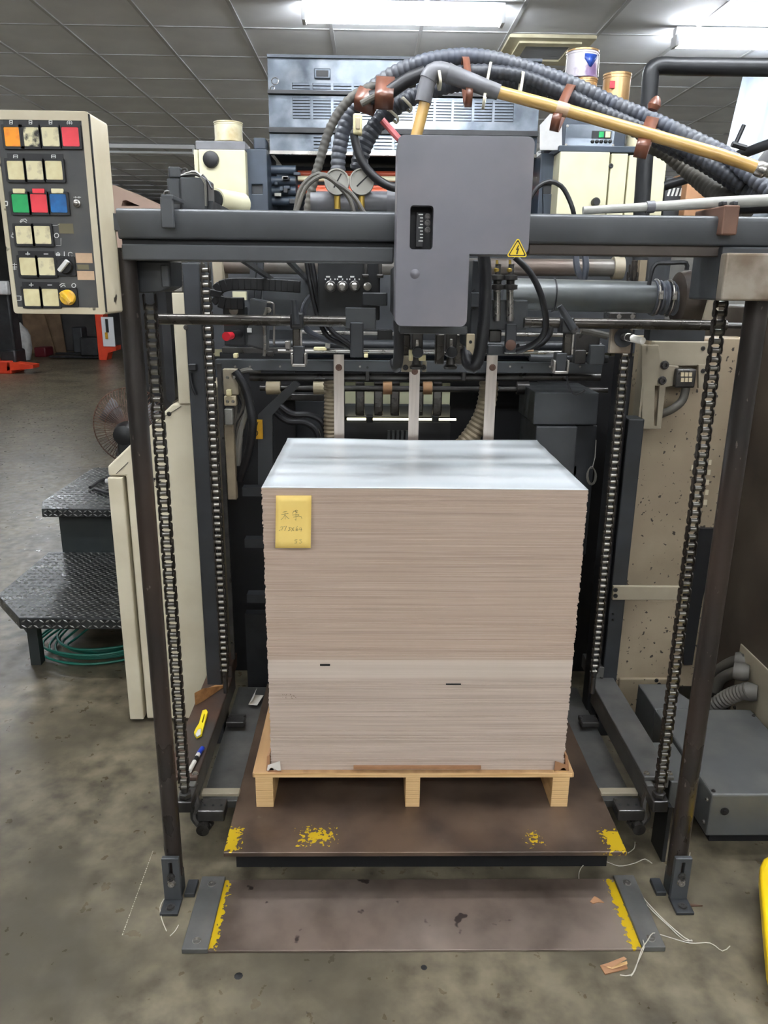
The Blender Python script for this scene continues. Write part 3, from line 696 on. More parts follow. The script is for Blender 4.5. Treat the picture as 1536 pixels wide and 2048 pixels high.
pl = thing('pallet', 'light plywood pallet on three laminated runners under the paper pile', 'pallet', (.135, 2.05, .132))
zp1 = .238
MB().box(-.305, .548, 1.755, 2.41, zp1 - .014, zp1).build('deck_board', 'deck_board', pl, smooth=False, bevel=.002)
MB().box(-.30, .543, 1.7545, 1.756, zp1 - .013, zp1 - .001).build('deck_edge', 'ply_edge', pl, smooth=False)
for x0, x1 in ((PY(511, 1585, 1.752).x, PY(546, 1585, 1.752).x), (PY(811, 1585, 1.752).x, PY(840, 1585, 1.752).x), (PY(1104, 1585, 1.752).x, PY(1138, 1585, 1.752).x)):
    rn = MB().box(x0, x1, 1.757, 2.40, .132, zp1 - .014).build('runner', 'wood', pl, smooth=False, bevel=.001)
    h = (zp1 - .014 - .132) / 7
    for k in range(7): MB().box(x0 + .0005, x1 - .0005, 1.7555 - .0008 * (k % 2), 1.757, .132 + k * h + .0008, .132 + (k + 1) * h - .0004).build('ply_layer', 'ply_edge', rn, smooth=False)

# the pile: every layer real geometry, slightly uneven
xs0, xs1, ys0, ys1, zb, zt = -.256, .5215, 1.768, 2.362, .2385, 1.013
ps = thing('paper_pile', 'tall square pile of grey-white cardboard sheets on the pallet', 'paper stack', ((xs0 + xs1) / 2, (ys0 + ys1) / 2, zb))
zA = PY(835, 1357, ys0).z; zB = PY(835, 1320, ys0).z
rnd = random.Random(11)
def layers(z0, z1, name, m, tmin=.0022, tmax=.006, amp=.0019):
    mb = MB(); z = z0
    while z < z1 - 1e-4:
        h = min(rnd.uniform(tmin, tmax), z1 - z)
        if z1 - z - h < .001: h = z1 - z
        dx, dy, dw = rnd.uniform(-amp, amp) * (1.6 if rnd.random() < .12 else .8), rnd.uniform(-amp * .9, amp * .5), rnd.uniform(-amp, amp) * .5
        mb.box(xs0 + dx - dw, xs1 + dx + dw, ys0 + dy + .0012, ys1 + dy, z, z + h); z += h
    return stuff(mb.build(name, m, ps, smooth=False))
layers(zb, zA, 'lower_sheets', 'card_edge_light'); layers(zA, zB, 'pale_ream', 'card_white', .004, .008, .0006); layers(zB, zt - .0012, 'upper_sheets', 'card_edge')
NX, NY = 28, 40; vs = []; fs = []
for j in range(NY + 1):
    for i in range(NX + 1):
        u, w = i / NX, j / NY
        z = zt + .0012 * math.sin(w * 26 + .7 * math.sin(u * 5)) * (w ** 1.5) + .006 * max(0, w - .9) * 10 * .35 * math.sin(u * 7.5 + .8) - .0015 * (1 - w) * (u > .5) * (u - .5)
        vs.append((xs0 + (xs1 - xs0) * u, ys0 + (ys1 - ys0) * w - .0008, z))
for j in range(NY):
    for i in range(NX): a = j * (NX + 1) + i; fs.append((a, a + 1, a + NX + 2, a + NX + 1))
o = MB().add(vs, fs).build('top_sheet', 'sheet_top', ps, ang=80); q = o.modifiers.new('t', 'SOLIDIFY'); q.thickness = .0006; q.offset = -1
for (x0, y0, x1, y1) in ((640, 1329, 660, 1332), (892, 1368, 922, 1370)):
    MB().pbox(x0, y0, x1, y1, ys0 - .002, .003).build('gap_mark', 'ink_black', ps, smooth=False)
mk = MB(); rr = random.Random(5)
for k in range(14):
    x = 566 + rr.uniform(0, 26); a = PY(x, 1393 + rr.uniform(-4, 4), ys0 - .0012); mk.bar(a, a + Vector((rr.uniform(-.003, .003), 0, rr.uniform(-.004, .004))), .0006, .0008)
mk.build('pencil_smudge', 'ink', ps, smooth=False)
tag(MB().pbox(707, 1534, 962, 1539, ys0 - .012, .008).build('cardboard_strip', 'cardboard', smooth=False), 'thin brown cardboard strip lying along the pallet front edge', 'cardboard')
# torn cardboard corner protectors
def corner(px, label):
    t = thing('corner_card', label, 'cardboard', PY(px, 1545, 1.76))
    s = 1 if px > 800 else -1
    MB().prism([PY(px - 14, 1541, 1.762), PY(px + 14, 1541, 1.762), PY(px + 12, 1526 + 4 * s, 1.762), PY(px - 12, 1526 - 4 * s, 1.762)], (0, -.003, .002)).build('flap', 'paper_white' if s < 0 else 'cardboard', t, smooth=False)
    MB().prism([PY(px + s * 8, 1543, 1.764), PY(px + s * 16, 1543, 1.764), PY(px + s * 14, 1513, 1.764), PY(px + s * 9, 1510, 1.764)], (s * -.002, .05, .0)).build('side_flap', 'cardboard', t, smooth=False)
    MB().prism([PY(px - 20 * s, 1545, 1.761), PY(px + 14 * s, 1545, 1.761), PY(px + 6 * s, 1534, 1.761)], (0, -.002, .0)).build('torn_edge', 'cardboard' if s < 0 else 'wood', t, smooth=False)
corner(548, 'torn cardboard corner protector at the left foot of the pile')
corner(1122, 'torn cardboard corner protector at the right foot of the pile')

# yellow sticky note with handwriting
Yn_ = ys0 - .006
nt_ = thing('sticky_note', 'yellow handwritten paper note stuck on the front of the pile', 'note', PY(587, 1096, Yn_))
vs = []; fs = []
def npt(u, w): # u across, w down
    q = PY(552 + u * 71 - w * 1.5, 991 + w * 105, Yn_ - .011 * w * w * (1 - .45 * u)); return q
for j in range(9):
    for i in range(7): vs.append(npt(i / 6, j / 8))
for j in range(8):
    for i in range(6): a = j * 7 + i; fs.append((a, a + 1, a + 8, a + 7))
o = MB().add(vs, fs).build('paper', 'note_yellow', nt_, ang=80); q = o.modifiers.new('t', 'SOLIDIFY'); q.thickness = .0012; q.offset = 0
strokes = [  # two brushed characters, then the size and a number, in note coordinates
    [(.20, .315), (.32, .30)], [(.16, .36), (.36, .34)], [(.26, .30), (.27, .45)], [(.26, .37), (.20, .43), (.15, .46)], [(.28, .38), (.33, .42), (.38, .44)],
    [(.58, .27), (.50, .31), (.47, .34)], [(.50, .30), (.62, .28), (.58, .32)], [(.54, .30), (.62, .33)], [(.47, .37), (.66, .355)], [(.57, .30), (.575, .47), (.54, .45)], [(.50, .41), (.64, .39)], [(.62, .38), (.72, .40), (.74, .44)],
    [(.14, .60), (.22, .585), (.17, .66)], [(.10, .67), (.14, .65)], [(.24, .59), (.31, .58), (.26, .67)], [(.33, .67), (.335, .673)], [(.37, .61), (.42, .60), (.39, .63), (.42, .65), (.36, .67)], [(.45, .61), (.52, .67)], [(.52, .60), (.45, .68)],
    [(.62, .58), (.58, .63), (.58, .67), (.63, .66), (.62, .63), (.58, .645)], [(.70, .60), (.66, .65), (.75, .64)], [(.73, .61), (.72, .68)],
    [(.62, .84), (.55, .845), (.55, .865), (.61, .87), (.60, .90), (.54, .905)], [(.67, .845), (.74, .84), (.70, .865), (.75, .88), (.72, .905), (.67, .90)]]
mk = MB()
for s in strokes:
    pts = [npt(u, w) + Vector((0, -.0012, 0)) for u, w in s]
    mk.tube(pts, .00045, 4)
mk.build('handwriting', 'ink', nt_)

# ================================================================== LIFT ARMS
def lift_arm(x0, x1, label, top, s):
    t = thing('lift_beam', label, 'lift beam', ((x0 + x1) / 2, 2.05, .13))
    za = .222
    MB().box(x0, x1, 1.76, 2.33, za - .012, za).build('top_bar', top, t, smooth=False, bevel=.003)
    xi = x1 if s < 0 else x0      # inner side faces the pile
    xa, xb = (xi - .022, xi - .002) if s < 0 else (xi + .002, xi + .022)
    MB().box(xa, xb, 1.74, 2.36, za - .075, za - .012).build('side_bar', 'arm_grey', t, smooth=False, bevel=.003)
    xo0, xo1 = (x0 + .004, x0 + .02) if s < 0 else (x1 - .02, x1 - .004)
    MB().box(xo0, xo1, 1.78, 2.33, za - .05, za - .012).build('outer_bar', 'arm_grey', t, smooth=False, bevel=.003)
    MB().box(xi - .052 if s < 0 else xi + .0, xi if s < 0 else xi + .05, 2.30, 2.40, za - .01, za + .04).build('rear_block', top, t, smooth=False, bevel=.003)
    cxp = -.4705 if s < 0 else .7575
    MB().box(cxp - .02, cxp + .02, 1.68, 1.76, za - .05, za - .018).build('chain_anchor', 'dark_steel', t, smooth=False, bevel=.003)
    MB().cyl((cxp, 1.70, za - .03), (cxp, 1.70, za + .012), .009).build('anchor_rod', 'dark_steel', t)
    MB().lathe((cxp, 1.70, za - .015), (0, 0, 1), [(0, .016), (.004, .017), (.012, .017), (.014, .012)], 6).build('anchor_nut', 'dark_steel', t)
    xh = xi + (.0 if s < 0 else .0)
    MB().tube(spline([(xh - s * -.012, 1.745, za - .03), (xh - s * .0, 1.735, za - .07), (xh + s * .006, 1.73, za - .10), (xh - s * .02, 1.725, za - .13), (xh - s * .035, 1.73, za - .115)], .01), .012, 10).build('hook', 'dark_steel', t)
    MB().cyl((xh - s * .02, 1.70, za - .12), (xh - s * .02, 1.80, za - .12), .017).build('roller', 'oily_steel', t)
    MB().cyl((xi + s * .055, 1.70, za - .14), (xi + s * .07, 1.70, za - .14), .045).build('wheel', 'black_paint', t) if s < 0 else MB().box(xi + .05, xi + .06, 1.70, 1.78, .0, za - .05).build('drop_plate', 'black_paint', t, smooth=False)
    for yy in (1.775, ): 
        for xx in (x0 + .012, x1 - .008): bolt(t, (xx, yy, za), .007, (0, 0, 1), 'steel')
    bolt(t, ((x0 + x1) / 2, 2.30, za), .006, (0, 0, 1))
    # clamp blocks reaching onto the lift plate
    xj = xi - s * .0
    d = -s
    MB().box(xi + d * .004, xi + d * .105, 1.775, 1.80, .150, .160).build('stop_plate', 'beige_panel', t, smooth=False, bevel=.002)
    MB().box(xi + d * .004, xi + d * .075, 1.715, 1.77, .118, .150).build('stop_block', 'dark_steel', t, smooth=False, bevel=.003)
    for k in range(3): bolt(t, (xi + d * (.02 + .022 * k), 1.74, .150), .004, (0, 0, 1), 'black_paint', .002)
    MB().box(xi + d * .004, xi + d * .06, 2.14, 2.19, .133, .15).build('rear_stop', 'dark_steel', t, smooth=False, bevel=.003)
    return t
lift_arm(-.54, -.452, 'rusty left lift beam holding the knife and marker beside the pile', 'arm_rust', -1)
lift_arm(.738, .82, 'grey right lift beam running back beside the pile', 'arm_grey', 1)
ZA = .222
# wedge, knife, marker, folded paper
a = PZ(393, 1395, ZA); 
wv = [PZ(390, 1412, ZA), PZ(408, 1402, ZA), PZ(452, 1372, ZA), PZ(430, 1372, ZA)]
h = .045
tag(MB().add([wv[0], wv[1], wv[2], wv[3], wv[0] + Vector((0, 0, h)), wv[1] + Vector((0, 0, h)), wv[2] + Vector((0, 0, .004)), wv[3] + Vector((0, 0, .004))],
             [(0, 3, 2, 1), (4, 5, 6, 7), (0, 1, 5, 4), (1, 2, 6, 5), (2, 3, 7, 6), (3, 0, 4, 7)]).build('wooden_wedge', 'wood_wedge', smooth=False, bevel=.002), 'brown wooden wedge resting on the left lift beam', 'wedge')
kz = ZA + .001
kn = thing('utility_knife', 'yellow snap-off utility knife lying on the left lift beam', 'knife', PZ(402, 1450, ZA))
out = [PZ(x, y, kz) for x, y in ((388, 1470), (392, 1461), (398, 1452), (405, 1426), (413, 1424), (416, 1429), (408, 1458), (404, 1473), (393, 1478))]
hole = [PZ(x, y, kz) for x, y in ((404, 1449), (409, 1432), (411, 1432), (406, 1451))]
MB().prism(out, (0, 0, .010), [hole]).build('handle', 'knife_yellow', kn, smooth=False, bevel=.0015)
MB().prism([PZ(x, y, kz + .010) for x, y in ((391, 1470), (396, 1461), (402, 1459), (401, 1470), (394, 1475))], (0, 0, .003)).build('lock_wheel', 'paper_white', kn, smooth=False)
MB().prism([PZ(x, y, kz + .001) for x, y in ((404, 1449), (409, 1432), (411, 1432), (406, 1451))], (0, 0, .003)).build('blade', 'dark_steel', kn, smooth=False)
mr = thing('marker_pen', 'white marker pen with blue cap on the left lift beam', 'marker', PZ(391, 1520, ZA))
a, b, c_ = PZ(379, 1542, ZA + .007), PZ(397, 1508, ZA + .007), PZ(405, 1496, ZA + .007)
MB().cyl(a, b, .006, n=14).build('barrel', 'paper_white', mr); MB().cyl(b, c_, .0066, n=14).build('cap', 'marker_blue', mr)
MB().cyl(a.lerp(b, .55), a.lerp(b, .8), .0062, n=14).build('print_band', 'ink_black', mr)
t = thing('folded_paper', 'crumpled folded white paper on the floor left of the pile', 'paper', PZ(508, 1404, .135))
z = .134
q = [PZ(497, 1409, z), PZ(514, 1411, z), PZ(527, 1391, z), PZ(508, 1390, z)]
MB().prism(q, (0, 0, .001)).build('lower_leaf', 'paper_white', t, smooth=False)
MB().add([q[0], q[3], q[3] + Vector((.012, -.004, .03)), q[0] + Vector((.016, 0, .018))], [(0, 1, 2, 3)]).build('upper_leaf', 'paper_white', t, smooth=False)

# ================================================================== FEEDER FRAME (posts, beam)
ff = thing('sheet_feeder', 'dark steel feeder frame of two round posts and a crossbeam', 'machine frame', (.15, 1.6, 0))
YP = 1.60
BX0, BX1 = PY(235, 450, 1.57).x, PY(1600, 450, 1.57).x
zb0, zb1 = 1.556, 1.611
# rounded main beam
sec = []
for cy, cz, a0 in ((1.655, zb1 - .010, 0), (1.575, zb1 - .010, 90), (1.575, zb0 + .006, 180), (1.655, zb0 + .006, 270)):
    for i in range(5):
        an = math.radians(a0 + 22.5 * i); r = .010 if cz > 1.58 else .006
        sec.append((BX0, cy + r * math.cos(an), cz + r * math.sin(an)))
MB().prism(sec, (BX1 - BX0, 0, 0)).build('crossbeam', 'grey_paint', ff)
zl0, zl1 = PY(500, 523, 1.56).z, PY(500, 491, 1.56).z
MB().box(PY(243, 500, 1.56).x, PY(788, 500, 1.56).x, 1.56, 1.64, zl0, zl1).build('lower_beam', 'grey_paint', ff, smooth=False, bevel=.003)
MB().box(PY(245, 500, 1.58).x, PY(788, 500, 1.58).x, 1.582, 1.63, zl1 - .002, zb0 + .002).build('web', 'void', ff, smooth=False)
MB().box(PY(1058, 505, 1.575).x, PY(1447, 505, 1.575).x, 1.578, 1.64, PY(1250, 511, 1.575).z, zb0 + .002).build('lower_channel', 'dust_shade_brown', ff, smooth=False, bevel=.002)
def post(px, top, r, nm):
    xb = -.482 if px < 800 else .781
    p_ = MB().cyl((xb, YP, .055), (xb, YP, top), r, n=28).build('post', 'post_steel', ff)
    # foot bracket with slot
    s = 1
    Yf_ = YP - r - .014
    zf = PY(340 if px < 800 else 1345, 1718, Yf_).z
    sl = [(xb - .004, Yf_, .045), (xb + .004, Yf_, .045), (xb + .004, Yf_, zf - .012), (xb - .004, Yf_, zf - .012)]
    fb = MB().prism([(xb - .021, Yf_, 0.004), (xb + .021, Yf_, 0.004), (xb + .021, Yf_, zf), (xb - .021, Yf_, zf)], (0, .012, 0), [sl]).build('foot_bracket', 'grey_paint', ff, smooth=False, bevel=.0015)
    MB().box(xb - .022, xb + .022, Yf_ - .045, Yf_ + .012, 0, .008).build('foot_tab', 'grey_dark', fb, smooth=False, bevel=.0015)
    bolt(fb, (xb, Yf_ - .025, .008), .010, (0, 0, 1), 'dark_steel', .005)
    bolt(fb, (xb, Yf_, .058), .0085, (0, -1, 0), 'steel', .008); bolt(fb, (xb, Yf_, .076), .0085, (0, -1, 0), 'dark_steel', .008)
    MB().box(xb - .018, xb + .018, YP - .018, YP + .018, 0.0, .06).build('foot_core', 'grey_dark', ff, smooth=False)
    MB().box(xb + (.024 if px < 800 else -.05), xb + (.05 if px < 800 else -.024), YP - .02, YP + .03, 0, .012).build('floor_lug', 'grey_dark', ff, smooth=False, bevel=.002)
post(268, 1.54, .0205, 'l'); post(1512, 1.5, .023, 'r')
# bracket below the left end of the beam
Yb_ = 1.63
MB().prism([PY(243, 522, Yb_), PY(340, 522, Yb_), PY(342, 574, Yb_), PY(322, 584, Yb_), PY(243, 588, Yb_)], (0, .10, 0)).build('corner_bracket', 'grey_dark', ff, smooth=False, bevel=.003)
MB().pbox(322, 530, 338, 574, Yb_ - .004, .01).build('bracket_rib', 'grey_paint', ff, smooth=False, bevel=.002)
# rusty clamp and big end block at the right
MB().pbox(1446, 410, 1478, 470, 1.545, .14).build('beam_clamp', 'rust', ff, smooth=False, bevel=.003)
for x in (1450, 1472): MB().pbox(x - 5, 402, x + 5, 411, 1.56, .02).build('clamp_bolt', 'black_paint', ff, bevel=.002)
MB().box(PY(1449, 550, 1.53).x, PY(1640, 550, 1.53).x, 1.53, 1.56, PY(1490, 602, 1.53).z, PY(1490, 506, 1.53).z).build('end_block', 'rust_block', ff, smooth=False, bevel=.004)
MB().box(PY(1452, 550, 1.53).x, PY(1640, 550, 1.53).x, 1.561, 1.70, PY(1490, 602, 1.53).z, zb0 - .001).build('end_housing', 'grey_dark', ff, smooth=False, bevel=.004)
# clip on the left beam
MB().pbox(321, 395, 346, 456, 1.548, .012).build('beam_clip', 'grey_paint', ff, smooth=False, bevel=.002)
MB().pbox(321, 389, 346, 399, 1.548, .09).build('clip_top', 'grey_paint', ff, smooth=False, bevel=.002)
MB().tube(spline([PY(329, 389, 1.56), PY(330, 383, 1.56), PY(338, 383, 1.56), PY(339, 389, 1.56)], .004), .002).build('clip_eye', 'dark_steel', ff)
# motor box behind the left beam, with cables
jb = thing('junction_box', 'grey terminal box with looped cables standing on the left beam', 'junction box', (PY(378, 415, 1.68).x, 1.70, zb1))
MB().box(PY(362, 390, 1.67).x, PY(414, 390, 1.67).x, 1.662, 1.75, PY(385, 428, 1.67).z, PY(385, 355, 1.67).z).build('box', 'grey_paint', jb, smooth=False, bevel=.004)
MB().pbox(336, 333, 360, 356, 1.68, .05).build('upper_block', 'grey_paint', jb, smooth=False, bevel=.003)
MB().pbox(335, 356, 361, 420, 1.68, .04).build('bracket', 'grey_paint', jb, smooth=False, bevel=.003)
MB().tube(spline([PY(361, 345, 1.69), PY(366, 338, 1.69), PY(374, 339, 1.69), PY(375, 350, 1.69)], .004), .0022).build('eye', 'dark_steel', jb)
for k in range(4):
    MB().tube(spline([PY(362 + 2 * k, 352 - k, 1.67), PY(392, 350 - 2 * k, 1.66), PY(409, 358 + 2 * k, 1.655), PY(414 - k, 376, 1.655), PY(415 - k, 412, 1.66)], .008), .0025, 6).build('cable', 'wire_grey' if k % 2 else 'rubber', jb)
MB().tube(spline([PY(405, 350, 1.66), PY(415, 362, 1.655), PY(424, 378, 1.65)], .008), .0025, 6).build('cable', 'rubber', jb)
# round limit-switch body right of it
t = thing('round_motor', 'short pale cylinder with dark end standing behind the left beam', 'motor', PY(432, 415, 1.9))
a = PY(430, 400, 1.9)
MB().cyl(a, a + Vector((.045, .10, 0)), .026, n=20).build('body', 'cream_press', t); MB().cyl(a + Vector((-.001, -.004, 0)), a + Vector((.003, .003, 0)), .021, n=20).build('end_disc', 'void', t)
MB().box(a.x - .01, a.x + .04, 1.665, 1.96, zb1 - .04, a.z - .024).build('mount', 'grey_dark', t, smooth=False)

# ================================================================== CONTROL PANEL
YC = 1.475
cp = thing('control_panel', 'cream push-button control panel with dark face hung at the left', 'control panel', (-.57, 1.52, 1.42))
X0, X1 = PY(27, 620, YC).x, PY(212, 625, YC).x; Z0, Z1 = PY(120, 628, YC).z, PY(90, 221, YC).z
fx0, fx1, fz0, fz1 = X0 + .008, X1 - .013, Z0 + .012, Z1 - .015
box_ = MB(); box_.prism(rrect(X0, X1, Z0, Z1, .006, YC), (0, .10, 0), [[(fx0, YC, fz0), (fx1, YC, fz0), (fx1, YC, fz1), (fx0, YC, fz1)]])
box_.build('housing', 'cream_dirty', cp, bevel=.0015)
MB().box(X0 + .002, X1 - .002, YC + .09, YC + .099, Z0 + .002, Z1 - .002).build('back_cover', 'grey_dark', cp, smooth=False)
face = MB().box(fx0, fx1, YC + .002, YC + .006, fz0, fz1).build('face_plate', 'panel_face', cp, smooth=False)
MB().box(X1 - .001, X1 + .0008, YC + .0, YC + .006, Z0 + .004, Z1 - .004).build('seam', 'void', cp, smooth=False)
MB().bar((X1 - .05, YC + .1, zb0 + .03), (X1 + .03, 1.60, zb0 + .03), .05, .03).build('hanger', 'grey_dark', cp, smooth=False)
def fpt(x, y, Y=YC): return PY(x, y, Y)
B = px2m(15.5, YC) * .98
def button(x, y, m, w=15, h=16):
    c = fpt(x, y); bz = px2m(w + 4.5, YC); bh = px2m(h + 4.5, YC)
    b = MB().prism(rrect(c.x - bz, c.x + bz, c.z - bh, c.z + bh, .002, YC - .003), (0, .006, 0), [rrect(c.x - bz * .80, c.x + bz * .80, c.z - bh * .80, c.z + bh * .80, .002, YC - .003)]).build('push_button', 'black_plastic', cp)
    bw, bh2 = bz * .78, bh * .78
    MB().prism(rrect(c.x - bw, c.x + bw, c.z - bh2, c.z + bh2, .002, YC - .0025), (0, .005, 0)).build('button_cap', m, b, bevel=.001)
    return b
for x, y, m, l in ((27, 274, 'btn_orange', 'orange button'), (62, 274, 'btn_soot', 'soot-stained button'), (102, 274, 'btn_thumb', 'thumb-marked cream button'), (142, 274, 'btn_red', 'red button'),
                   (33, 341, 'btn_cream', None), (70, 341, 'btn_thumb', None), (109, 341, 'btn_cream', None),
                   (42, 407, 'btn_green', 'green button'), (79, 407, 'btn_red', 'red button'), (118, 407, 'btn_blue', 'blue button'),
                   (49, 470, 'btn_thumb', None), (86, 470, 'btn_thumb', None), (57, 533, 'btn_cream', None), (94, 533, 'btn_thumb', None), (65, 595, 'btn_cream', None), (102, 595, 'btn_cream', None)):
    b = button(x, y, m)
    if l: b['label'] = l
def strip(x0, y0, x1, y1, m='black_plastic', n='legend_strip', d=.0012):
    return MB().box(fpt(x0, (y0 + y1) / 2).x, fpt(x1, (y0 + y1) / 2).x, YC + .002 - d, YC + .0021, fpt((x0 + x1) / 2, y1).z, fpt((x0 + x1) / 2, y0).z).build(n, m, cp, smooth=False)
strip(6, 237, 160, 252); strip(14, 307, 126, 318); strip(36, 502, 108, 513); strip(44, 564, 118, 575)
for x, m in ((37, 'btn_cream'), (76, 'btn_red'), (114, 'btn_thumb')): MB().pbox(x - 12, 377, x + 12, 387, YC - .004, .005).build('indicator_flap', m, cp, bevel=.001)
def icon(lines, w=.0011):
    mb = MB()
    for l in lines:
        pts = [fpt(x, y, YC + .0004) for x, y in l]
        for p_, q_ in zip(pts, pts[1:]): mb.bar(p_, q_, .0006, w, (0, 1, 0)) if False else mb.obox((p_ + q_) / 2, (q_ - p_) / 2, (0, .0003, 0), ((q_ - p_).normalized().cross(Vector((0, 1, 0))) * w / 2))
    mb.build('icon', 'white_print', cp, smooth=False)
def circ(cx, cy, r, n=10, a0=0, a1=360): return [(cx + r * math.cos(math.radians(a0 + (a1 - a0) * i / n)), cy + r * math.sin(math.radians(a0 + (a1 - a0) * i / n))) for i in range(n + 1)]
for x, y in ((55.5, 508), (62.5, 570)): icon([[(x - 4.5, y), (x + 4.5, y)], [(x, y - 4.5), (x, y + 4.5)]], .0016)
for x, y in ((92, 508), (99.5, 570)): icon([[(x - 4.5, y), (x + 4.5, y)]], .0016)
icon([circ(139, 246, 5), [(139, 241.5), (139, 250)], [(136, 246), (142, 246)]])
for x in (22, 61, 101): icon([[(x - 3, 241), (x + 3, 241), (x + 2.5, 249), (x - 2.5, 249), (x - 3, 241)], [(x - 3, 245), (x + 3, 245)]], .0012)
for x in (31, 107): icon([[(x - 4, 310), (x + 4, 310), (x + 4, 317), (x - 4, 317), (x - 4, 310)], [(x - 4, 313.5), (x + 4, 313.5)]], .0012)
icon([[(40, 444), (43, 439), (51, 438), (54, 442)], [(41, 445), (46, 441), (53, 445)]], .0013)
icon([circ(26, 472, 3), [(26, 468), (26, 465)], [(23, 472), (29, 472)], [(24, 470), (28, 474)]], .002)
icon([circ(113, 471, 4.5)], .0012); icon([[(105, 451), (114, 451), (119, 448)], [(112, 491), (122, 491), (122, 476)]], .0006)
icon([circ(116, 509, 3.5, 8), [(116, 504), (116, 507)], [(113, 509), (119, 509)]], .0018); icon([[(128.5, 503), (128.5, 513)]]); icon([circ(141, 509, 4.5, 10, 40, 330), [(137, 505), (137, 513)]])
icon([[(24, 529), (34, 529)], [(29, 526), (29, 540)], [(24, 534), (34, 534)], [(25, 538), (33, 538)]], .0012)
icon([[(119, 571), (124, 567), (130, 568)], [(121, 574), (127, 570), (131, 573)]], .0012); icon([circ(147.5, 571, 4)], .0013)
icon([[(31, 592), (41, 592), (41, 601), (31, 601), (31, 592)], [(43, 601), (43, 592)], [(41, 594), (43, 591.5), (45, 594)]], .0010)
icon([[(147, 394.5), (162, 394.5)], [(151, 392.5), (151, 396.5)], [(158, 392.5), (158, 396.5)]], .0009)
icon([[(7, 403), (15, 403), (15, 411), (7, 411), (7, 403)]], .0020)
# selector switches
def selector(x, y, m, ptr, ang):
    c = fpt(x, y); bz = px2m(18, YC)
    b = MB().prism(rrect(c.x - bz, c.x + bz, c.z - bz, c.z + bz, .002, YC - .002), (0, .005, 0)).build('selector_switch', 'black_plastic', cp, bevel=.0005)
    MB().lathe((c.x, YC - .001, c.z), (0, -1, 0), [(0, bz * .82), (.006, bz * .8), (.008, bz * .72)], 20).build('knob', m, b)
    dx, dz = math.sin(ang), math.cos(ang)
    MB().obox((c.x, YC - .012, c.z), (dx * bz * .72, 0, dz * bz * .72), (0, .005, 0), (dz * bz * .2, 0, -dx * bz * .2)).build('grip', ptr, b, smooth=False, bevel=.001)
selector(132, 532, 'black_plastic', 'white_print', .75); selector(137, 595, 'knob_yellow', 'knob_yellow', -.7)
c = fpt(154, 407); MB().lathe((c.x, YC + .002, c.z), (0, -1, 0), [(0, .0065), (.004, .0065), (.0045, .0045), (.011, .004), (.012, .002)], 14).build('toggle', 'steel', cp)
for x0, y0, x1, y1, m in ((151, 506, 184, 526, 'label_peach'), (154, 542, 188, 560, 'label_peach'), (154, 529, 177, 539, 'label_olive'), (117, 447, 146, 467, 'label_olive')):
    strip(x0, y0, x1, y1, m, 'sticker', .0006)

# ================================================================== HEAD HOUSING (grey L-shaped cover)
YH = 1.44
hh = thing('head_cover', 'large grey L-shaped sheet metal cover over the suction head', 'machine cover', (PY(925, 650, YH).x, 1.5, PY(860, 655, YH).z))
hx0, hx1, hxm = PY(793, 450, YH).x, PY(1063, 400, YH).x, PY(937, 560, YH).x
hz1, hzm, hz0 = PY(925, 271, YH).z, PY(1000, 509, YH).z, PY(860, 653, YH).z
def arc(cx, cz, r, a0, a1, k=5): return [(cx + r * math.cos(math.radians(a0 + (a1 - a0) * i / k)), YH, cz + r * math.sin(math.radians(a0 + (a1 - a0) * i / k))) for i in range(k + 1)]
r = .012
outl = arc(hx1 - r, hz1 - r, r, 0, 90) + arc(hx0 + r, hz1 - r, r, 90, 180) + arc(hx0 + r, hz0 + r, r, 180, 270) + arc(hxm - r, hz0 + r, r, 270, 360) + [(hxm, YH, hzm)] + arc(hx1 - r, hzm + r, r, 270, 360)
wx0, wx1, wz0, wz1 = PY(820, 455, YH).x, PY(866, 455, YH).x, PY(843, 499, YH).z, PY(843, 411, YH).z
MB().prism(outl, (0, .115, 0), [rrect(wx0, wx1, wz0, wz1, .006, YH)]).build('cover', 'cover_grey', hh, bevel=.004, seg=3)
MB().box(wx0 - .004, wx1 + .004, YH + .03, YH + .04, wz0 - .004, wz1 + .004).build('window_back', 'void', hh, smooth=False)
MB().box(PY(833, 455, YH + .02).x, PY(846, 455, YH + .02).x, YH + .022, YH + .028, wz0 + .006, wz1 - .01).build('scale_strip', 'black_plastic', hh, smooth=False)
for k in range(9):
    w = 6 if k % 4 else 9
    MB().pbox(846 - w, 428 + k * 6.6, 846, 430 + k * 6.6, YH + .0205, .002).build('scale_mark', 'white_print', hh, smooth=False)
for y in (433, 446, 460): bolt(hh, PY(855, y, YH + .03), .0045)
a = PY(830, 548, YH); MB().lathe((a.x, YH + .001, a.z), (0, -1, 0), [(0, .010), (.002, .0075), (.0045, .003), (.005, .0005)], 14).build('dent', 'cover_grey', hh)
a = PY(972, 274, YH); MB().box(a.x - .006, a.x + .006, YH + .02, YH + .05, hz1 - .001, hz1 + .003).build('latch', 'grey_dark', hh)
